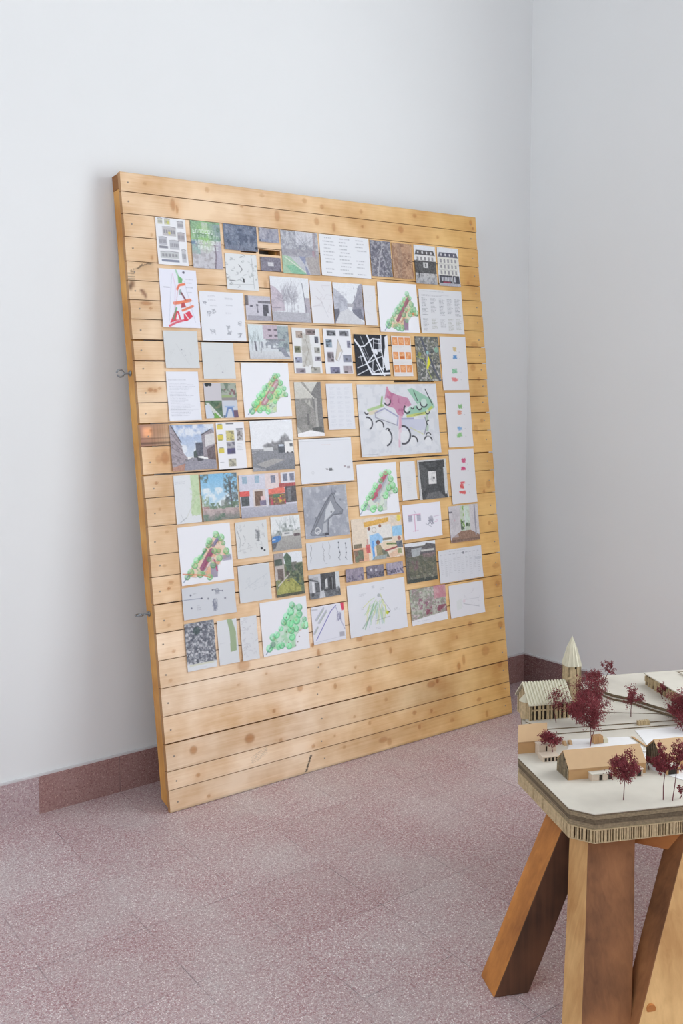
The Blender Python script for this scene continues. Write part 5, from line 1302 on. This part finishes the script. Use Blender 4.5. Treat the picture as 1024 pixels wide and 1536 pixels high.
def sheet(name, poly, z0, z1, m, edge=None):
    b = MB(); b.prism(poly, zz(z0), zz(z1 - .0006), 1); b.prism(poly, zz(z1 - .0006), zz(z1), 0)
    return b.build(name, [m, edge or M_edge_dark], model)
BK = [(1.045, .815), (1.018, .845), (.335, .845), (.186, .727)]
sheet('terrace_sheet', [(.135, .468), (.560, .459), (1.045, .452)] + BK + [(.138, .63), (.114, .560), (.088, .50)], ZT, .5035, M_card)
sheet('terrace_sheet', [(.150, .496), (.570, .482), (1.045, .475)] + BK + [(.142, .63), (.122, .58), (.116, .56)], .5035, .507, M_card)
sheet('terrace_sheet', [(.28, .600), (.35, .583), (.50, .540), (.60, .506), (1.045, .48)] + BK[:3] + [(.33, .835), (.27, .72)], .507, .5095, M_card)
HILL = [(.437, .745), (.434, .700), (.447, .668), (.482, .632), (.514, .560), (.545, .505), (.605, .46), (.70, .43), (1.043, .40)]
HB_ = [(1.043, .815), (1.016, .843), (.50, .843), (.455, .80)]
sheet('hill_layer', [(x - .005, y - .006) for x, y in HILL] + HB_, .5095, .5165, M_card, M_edge_dark)
sheet('hill_layer', HILL + HB_, .5172, .526, M_card, M_edge_dark)
for poly in ([(.142, .352), (.190, .424), (.352, .408), (.352, .330), (.30, .255), (.142, .30)], [(.366, .320), (.394, .447), (.545, .447), (1.03, .43), (1.03, .325)], [(.300, .19), (.318, .305), (.366, .30), (.43, .10), (.36, .09)]):
    b = MB(); b.prism(poly, zz(ZT + .0003), zz(ZT + .0011)); b.build('paper_road', M_white, model)
b = MB(); b.prism([(.335, .296), (.372, .293), (.372, .300), (.335, .303)], zz(ZT + .0012), zz(ZT + .0055)); b.build('kerb_strip', M_white, model)
b = MB(); b.prism([(.358, .405), (.364, .402), (.366, .330), (.361, .330)], zz(ZT + .0012), zz(ZT + .0026)); b.build('kerb_strip', M_kraft_d, model)

def house(a0, a1, b0, b1, eave, ridge, z0=ZT, over=.002, roof_mat=None, wall_mat=None, skew=0.0):
    """gable house of folded card with its ridge along the first axis"""
    bm_ = (b0 + b1) / 2
    w = MB()
    w.xprism([(b0, zz(z0)), (b1, zz(z0)), (b1, zz(eave)), (bm_, zz(ridge - .001)), (b0, zz(eave))], a0, a1, 0)
    w.v = [(x + skew * (y - b0), y, z) for x, y, z in w.v]
    o = w.build('house', [wall_mat or M_kraft_d], model)
    r = MB(); t = .0016
    for s in (0, 1):
        e = b0 - over if s == 0 else b1 + over
        ez = eave - (ridge - eave) / (bm_ - b0) * over
        prof = [(e, zz(ez)), (bm_, zz(ridge)), (bm_, zz(ridge + t)), (e, zz(ez + t))]
        r.xprism(prof, a0 - .001, a1 + .001)
    r.v = [(x + skew * (y - b0), y, z) for x, y, z in r.v]
    r.build('roof', roof_mat or M_kraft, o)
    return o
def gable_flutes(o, a, b0, b1, eave, ridge, m):
    """the open corrugations showing in a gable end"""
    g = MB(); bm_ = (b0 + b1) / 2; n = 9
    g.xprism([(b0 + .001, zz(ZT)), (b1 - .001, zz(ZT)), (b1 - .001, zz(eave - .002)), (bm_, zz(ridge - .004)), (b0 + .001, zz(eave - .002))], a - .0010, a, 1)
    for i in range(n):
        y = b0 + (b1 - b0) * (i + .5) / n
        top = eave + (ridge - eave) * (1 - abs(y - bm_) / (bm_ - b0)) - .003
        g.hexa([(a - .0026, y - .0012, zz(ZT)), (a, y - .0012, zz(ZT)), (a, y + .0014, zz(ZT)), (a - .0026, y + .0014, zz(ZT))],
               [(a - .0026, y - .0030, zz(top)), (a, y - .0030, zz(top)), (a, y - .0004, zz(top)), (a - .0026, y - .0004, zz(top))])
    g.build('gable_flutes', [m, M_dark], o)
def annex(o, a0, a1, b0, b1, h, holes, z0=ZT, roof=None, wall=None):
    w = MB(); w.box(a0, b0 + .0012, zz(z0), a1, b1, zz(z0 + h - .0022), 0)
    for (x0, x1) in holes: 
        w.box(a0 + (a1 - a0) * x0, b0 + .0004, zz(z0 + .001), a0 + (a1 - a0) * x1, b0 + .0014, zz(z0 + h - .004), 1)
    e = w.build('annex', [wall or M_pinkish, M_dark], o)
    r = MB(); r.box(a0 - .0015, b0 - .0015, zz(z0 + h - .0021), a1 + .0015, b1, zz(z0 + h))
    r.build('annex_roof', roof or M_pinkish, e)

hA = house(.008, .088, .361, .428, .533, .564, skew=.47)
annex(hA, .056, .104, .333, .360, .030, [(.38, .46)], wall=M_pinkish)
annex(hA, .050, .096, .297, .328, .014, [(.12, .24), (.34, .46), (.56, .68), (.78, .90)])
hB = house(.066, .274, .181, .246, .5285, .562)
gable_flutes(hB, .066, .181, .246, .5285, .562, M_card_edge)
annex(hB, .119, .176, .163, .181, .0185, [(.36, .50), (.78, .96)], roof=M_card)
annex(hB, .196, .258, .165, .181, .0195, [(.1, .25), (.45, .6), (.75, .92)], roof=M_pinkish)
hC = house(.316, .58, .180, .252, .537, .568)
gable_flutes(hC, .316, .180, .252, .537, .568, M_edge_dark)
annex(hC, .318, .352, .156, .180, .022, [(.15, .85)], roof=M_card, wall=M_kraft_d)
w = MB()
for i in range(6): w.box(.234 + i * .0045, .377, zz(ZT + .002), .2375 + i * .0045, .394, zz(ZT + .022))
w.box(.2345, .3785, zz(ZT + .0012), .2605, .393, zz(ZT + .0205)); k_ = w.build('kiosk', M_kraft_d, model)
w = MB(); w.box(.262, .378, zz(ZT + .0012), .276, .392, zz(ZT + .012)); w.build('kiosk_annex', M_pale, k_)
for q in (.0, .016):
    w = MB(); w.xprism([(.386, zz(ZT)), (.402, zz(ZT)), (.402, zz(ZT + .009)), (.394, zz(ZT + .011))], .152 + q, .160 + q); w.build('bench_block', M_kraft, model)
w = MB()
for i in range(5): w.box(.418 + i * .0075, .470, zz(.5035), .4235 + i * .0075, .482, zz(.5035 + .012))
w.box(.419, .471, zz(.5035), .453, .481, zz(.5035 + .0095)); w.build('low_block', M_flute, model)

# flat-roofed building on the hill
w = MB(); zD = .526; HD = .563
FP = [(.586, .46), (1.02, .44), (1.02, .735), (.586, .735)]
w.prism(inset(FP, .003), zz(zD), zz(HD - .003), 1)
for i in range(46):
    y = .461 + i * .006; ww = rr.choice([.0026, .0036, .0046])
    w.box(.586, y, zz(zD + rr.choice([0, 0, .012])), .590, y + ww, zz(HD - .003 - rr.choice([0, 0, .006])), 0)
for i in range(60):
    x = .588 + i * .007; w.box(x, .4595, zz(zD), x + .0045, .4635, zz(HD - .003), 0)
hall = w.build('flat_roof_hall', [M_flute, M_edge_dark], model)
w = MB(); w.prism([(.584, .455), (.700, .455), (.690, .72), (.660, .738), (.584, .738)], zz(HD - .003), zz(HD)); 
w.prism([(.690, .45), (1.022, .438), (1.022, .70), (.686, .70)], zz(HD), zz(HD + .006)); w.build('roof', M_card, hall)

# church: nave with corrugated roof, round apse, tower with tall spire
c0, c1, f0, f1, ev, rg = .128, .252, .562, .652, .556, .603
w = MB(); fm = (f0 + f1) / 2; zc = .5035
w.xprism([(f0 + .004, zz(zc)), (f1 - .004, zz(zc)), (f1 - .004, zz(ev)), (fm, zz(rg - .002)), (f0 + .004, zz(ev))], c0 + .003, c1 - .003, 1)
n = 9
for i in range(n + 1):
    x = c0 + (c1 - c0 - .007) * i / n
    w.box(x, f0, zz(zc), x + .0075 - .0025 * (i % 2), f0 + .006, zz(ev), 0)
w.box(c0, f0 + .001, zz(zc + .030), c1, f0 + .005, zz(zc + .034), 0); w.box(c0, f0 + .001, zz(ev - .007), c1, f0 + .005, zz(ev), 0)
for i in range(8):
    y = f0 + (f1 - f0 - .006) * i / 7; top = ev + (rg - ev) * (1 - abs(y + .003 - fm) / (fm - f0)) - .004
    w.box(c0 - .001, y, zz(zc), c0 + .005, y + .006, zz(top), 0)
church = w.build('church', [M_flute, M_dark], model)
r = MB(); nr_ = 30
for s in (0, 1):
    e = f0 - .006 if s == 0 else f1 + .006; ez = ev - .004
    for i in range(nr_):
        x0 = c0 - .006 + (c1 - c0 + .012) * i / nr_; x1 = c0 - .006 + (c1 - c0 + .012) * (i + 1) / nr_
        up = .0036 if i % 2 == 0 else .0002
        r.xprism([(e, zz(ez)), (fm, zz(rg)), (fm, zz(rg + .001 + up)), (e, zz(ez + .001 + up))], x0, x1)
r.build('nave_roof', M_pale, church)
w = MB(); ax, ay, R = .133, fm - .010, .018
pts = [(ax + R * math.cos(t), ay + R * math.sin(t)) for t in [PI / 2 + PI * i / 5 for i in range(6)]]
w.prism([(x, y) for x, y in pts], zz(zc), zz(.556)); ap = w.build('apse', M_flute, church)
r = MB(); R2 = .0225; pts = [(ax + R2 * math.cos(t), ay + R2 * math.sin(t)) for t in [PI / 2 + PI * i / 5 for i in range(6)]]
r.add([(x, y, zz(.555)) for x, y in pts] + [(ax, ay, zz(.582))], [(i, i + 1, 6) for i in range(5)] + [(5, 0, 6), (5, 4, 3, 2, 1, 0)])
r.build('apse_roof', M_pale, ap)
w = MB(); ta, tb, th_ = .284, .622, .0200; zt0, zt1 = zc, .645
w.box(ta - th_ + .004, tb - th_ + .004, zz(zt0), ta + th_ - .004, tb + th_ - .004, zz(zt1), 1)
for sx in range(6):
    x = ta - th_ + sx * (2 * th_ - .006) / 5
    wd = .0066 if sx not in (3,) else .0048
    for yy in (tb - th_, tb + th_ - .005): w.box(x, yy, zz(zt0), x + wd, yy + .005, zz(zt1 - (.010 if sx == 3 else 0)), 0)
    for xx in (ta - th_, ta + th_ - .005): w.box(xx, x - ta + tb, zz(zt0), xx + .005, x - ta + tb + wd, zz(zt1), 0)
w.box(ta - th_ - .001, tb - th_ - .001, zz(.606), ta + th_ + .001, tb + th_ + .001, zz(.612), 0)
tower = w.build('tower', [M_flute, M_dark], church)
r = MB(); n = 24; base = []; mid = []
for i in range(n):
    t = 2 * PI * i / n; k = (.0262 if i % 2 else .0238) * (1.0 / max(abs(math.cos(t)), abs(math.sin(t)))) ** .55
    base.append((ta + k * math.cos(t), tb + k * math.sin(t), zz(zt1 - .002)))
    mid.append((ta + k * .50 * math.cos(t), tb + k * .50 * math.sin(t), zz(zt1 + .050)))
ap_ = (ta, tb, zz(.731))
r.add(base + mid + [ap_], [(i, (i+1) % n, n + (i+1) % n, n + i) for i in range(n)] + [(n + i, n + (i+1) % n, 2*n) for i in range(n)] + [tuple(range(n - 1, -1, -1))])
r.build('spire', M_pale, tower)

# trees: dried dyed plants with forked stems and a cloud of tiny seed heads
def tree(base, ctr, hr, hz, dens, stems=1, z0=ZT, spread=None, seed=0):
    random.seed(900 + seed)
    (bx, by), (cx, cy, cz) = base, ctr
    t = MB(); f = MB()
    tips = []
    for s in range(stems):
        ox, oy = random.uniform(-.006, .006) * (stems > 1), random.uniform(-.005, .005) * (stems > 1)
        fork = Vector((cx + random.uniform(-.3, .3) * hr, cy + random.uniform(-.3, .3) * hr, zz(cz) - hz * .72))
        b0 = Vector((bx + ox, by + oy, zz(z0) + .0003))
        midp = b0.lerp(fork, .5) + Vector((random.uniform(-.003, .003), random.uniform(-.003, .003), 0))
        t.tube([b0, midp, fork], [.0013, .0011, .0009], 5)
        nb = max(5, int(dens * 13 / stems))
        for i in range(nb):
            th = random.uniform(0, 2 * PI); ph = random.uniform(-.75, 1.25)
            rr_ = random.uniform(.55, 1.0)
            e = Vector((cx + hr * rr_ * math.cos(th) * math.cos(ph), cy + hr * rr_ * math.sin(th) * math.cos(ph), zz(cz) + hz * rr_ * math.sin(ph)))
            m1 = fork.lerp(e, .5) + Vector((random.uniform(-1, 1), random.uniform(-1, 1), random.uniform(0, 1))) * hr * .14
            t.tube([fork, m1, e], [.0008, .0006, .0004], 3, cap=False)
            for j in range(5):
                st = m1.lerp(e, random.uniform(0, 1)) if j else e
                en = st + Vector((random.gauss(0, 1), random.gauss(0, 1), random.gauss(.5, 1))).normalized() * hr * random.uniform(.22, .5)
                t.tube([st, en], [.0004, .0003], 3, cap=False)
                for q in range(int(17 * min(1.6, dens))):
                    p_ = st.lerp(en, random.uniform(.15, 1.1)) + Vector((random.gauss(0, 1), random.gauss(0, 1), random.gauss(0, 1))) * hr * .10
                    f.speck(p_, random.uniform(.0006, .0015))
    o = t.build('tree', M_twig, model, recalc=False)
    f.build('crown', M_tree, o, recalc=False)
    o['label'] = 'dark red tree of dried plant stems'
    return o
tree((.216, .366), (.222, .384, .588), .048, .060, 2.4, 2, seed=1)
tree((.290, .500), (.290, .505, .590), .052, .050, 2.4, 1, .507, seed=2)
tree((.243, .505), (.252, .508, .548), .034, .028, 1.6, 1, .507, seed=3)
tree((.196, .535), (.192, .535, .570), .042, .034, .8, 1, .507, seed=4)
tree((.485, .800), (.497, .800, .566), .022, .022, .7, 1, .526, seed=5)
tree((.440, .790), (.440, .775, .546), .040, .024, 1.2, 2, .5095, seed=6)
tree((.428, .532), (.436, .536, .567), .034, .026, 1.1, 1, .507, seed=7)
tree((.548, .480), (.556, .470, .552), .046, .044, 2.2, 2, .507, seed=8)
tree((.640, .440), (.640, .430, .566), .050, .044, 1.6, 1, .526, seed=9)
tree((.143, .052), (.152, .066, .572), .036, .040, 2.0, 1, seed=10)
tree((.235, .033), (.238, .046, .592), .022, .044, 1.6, 1, seed=11)
tree((.254, .025), (.276, .040, .600), .026, .046, 1.1, 1, seed=12)
tree((.088, .318), (.082, .322, .549), .028, .020, 1.3, 1, seed=13)
tree((.570, .600), (.572, .612, .552), .016, .026, .6, 1, .526, seed=14)
tree((.292, .196), (.290, .200, .524), .012, .012, .5, 1, seed=15)
tree((.278, .032), (.282, .034, .520), .012, .010, .5, 1, seed=16)
tree((.52, .41), (.525, .412, .530), .030, .018, .9, 1, seed=17)

P_LEFT, P_RIGHT, EXPOSURE = 50.0, 122.0, -0.10

# ------------------------------------------------------------------ daylight and camera
def area(name, loc, rot, sx, sy, power, col):
    l = bpy.data.lights.new(name, 'AREA'); l.shape = 'RECTANGLE'; l.size = sx; l.size_y = sy
    l.energy = power; l.color = col
    o = bpy.data.objects.new(name, l); C.objects.link(o); o.location = loc; o.rotation_euler = rot
    return o
# overcast sky seen through the two windows
yc = (WR[0] + WR[1]) / 2
cR = Matrix.Rotation(PHI, 4, 'Z') @ Vector((.27, yc, (WR[2] + WR[3]) / 2))
area('daylight', cR, (0, PI / 2, PHI), WR[3] - WR[2] - .06, WR[1] - WR[0] - .06, P_RIGHT, (0.945, 0.98, 1.0))
area('daylight', (X_L - .27, (WL[0] + WL[1]) / 2, (WL[2] + WL[3]) / 2), (0, -PI / 2, 0), WL[3] - WL[2] - .06, WL[1] - WL[0] - .06, P_LEFT, (0.945, 0.98, 1.0))

w = bpy.data.worlds.new('overcast'); bpy.context.scene.world = w; w.use_nodes = True
w.node_tree.nodes['Background'].inputs[0].default_value = (0.85, 0.92, 1.0, 1)
w.node_tree.nodes['Background'].inputs[1].default_value = 1.0

cam = bpy.data.cameras.new('camera'); co = bpy.data.objects.new('camera', cam); C.objects.link(co)
F_PX, PITCH, YAW, SY = 1437.858, 0.0729, 0.6382, -103.066
cam.sensor_fit = 'VERTICAL'; cam.sensor_height = 36.0
cam.lens = F_PX / 1536 * 36.0
cam.shift_y = SY / 1536
cam.clip_start = .05
co.location = (-3.46183, -3.17025, 1.5)
co.rotation_euler = (PI / 2 - PITCH, 0.00044, -YAW)
sc = bpy.context.scene
sc.camera = co
sc.view_settings.view_transform = 'Standard'
sc.view_settings.look = 'None'
sc.view_settings.gamma = 1.0
sc.view_settings.use_curve_mapping = False
sc.view_settings.exposure = EXPOSURE
sc.cycles.max_bounces = 10
sc.cycles.diffuse_bounces = 8
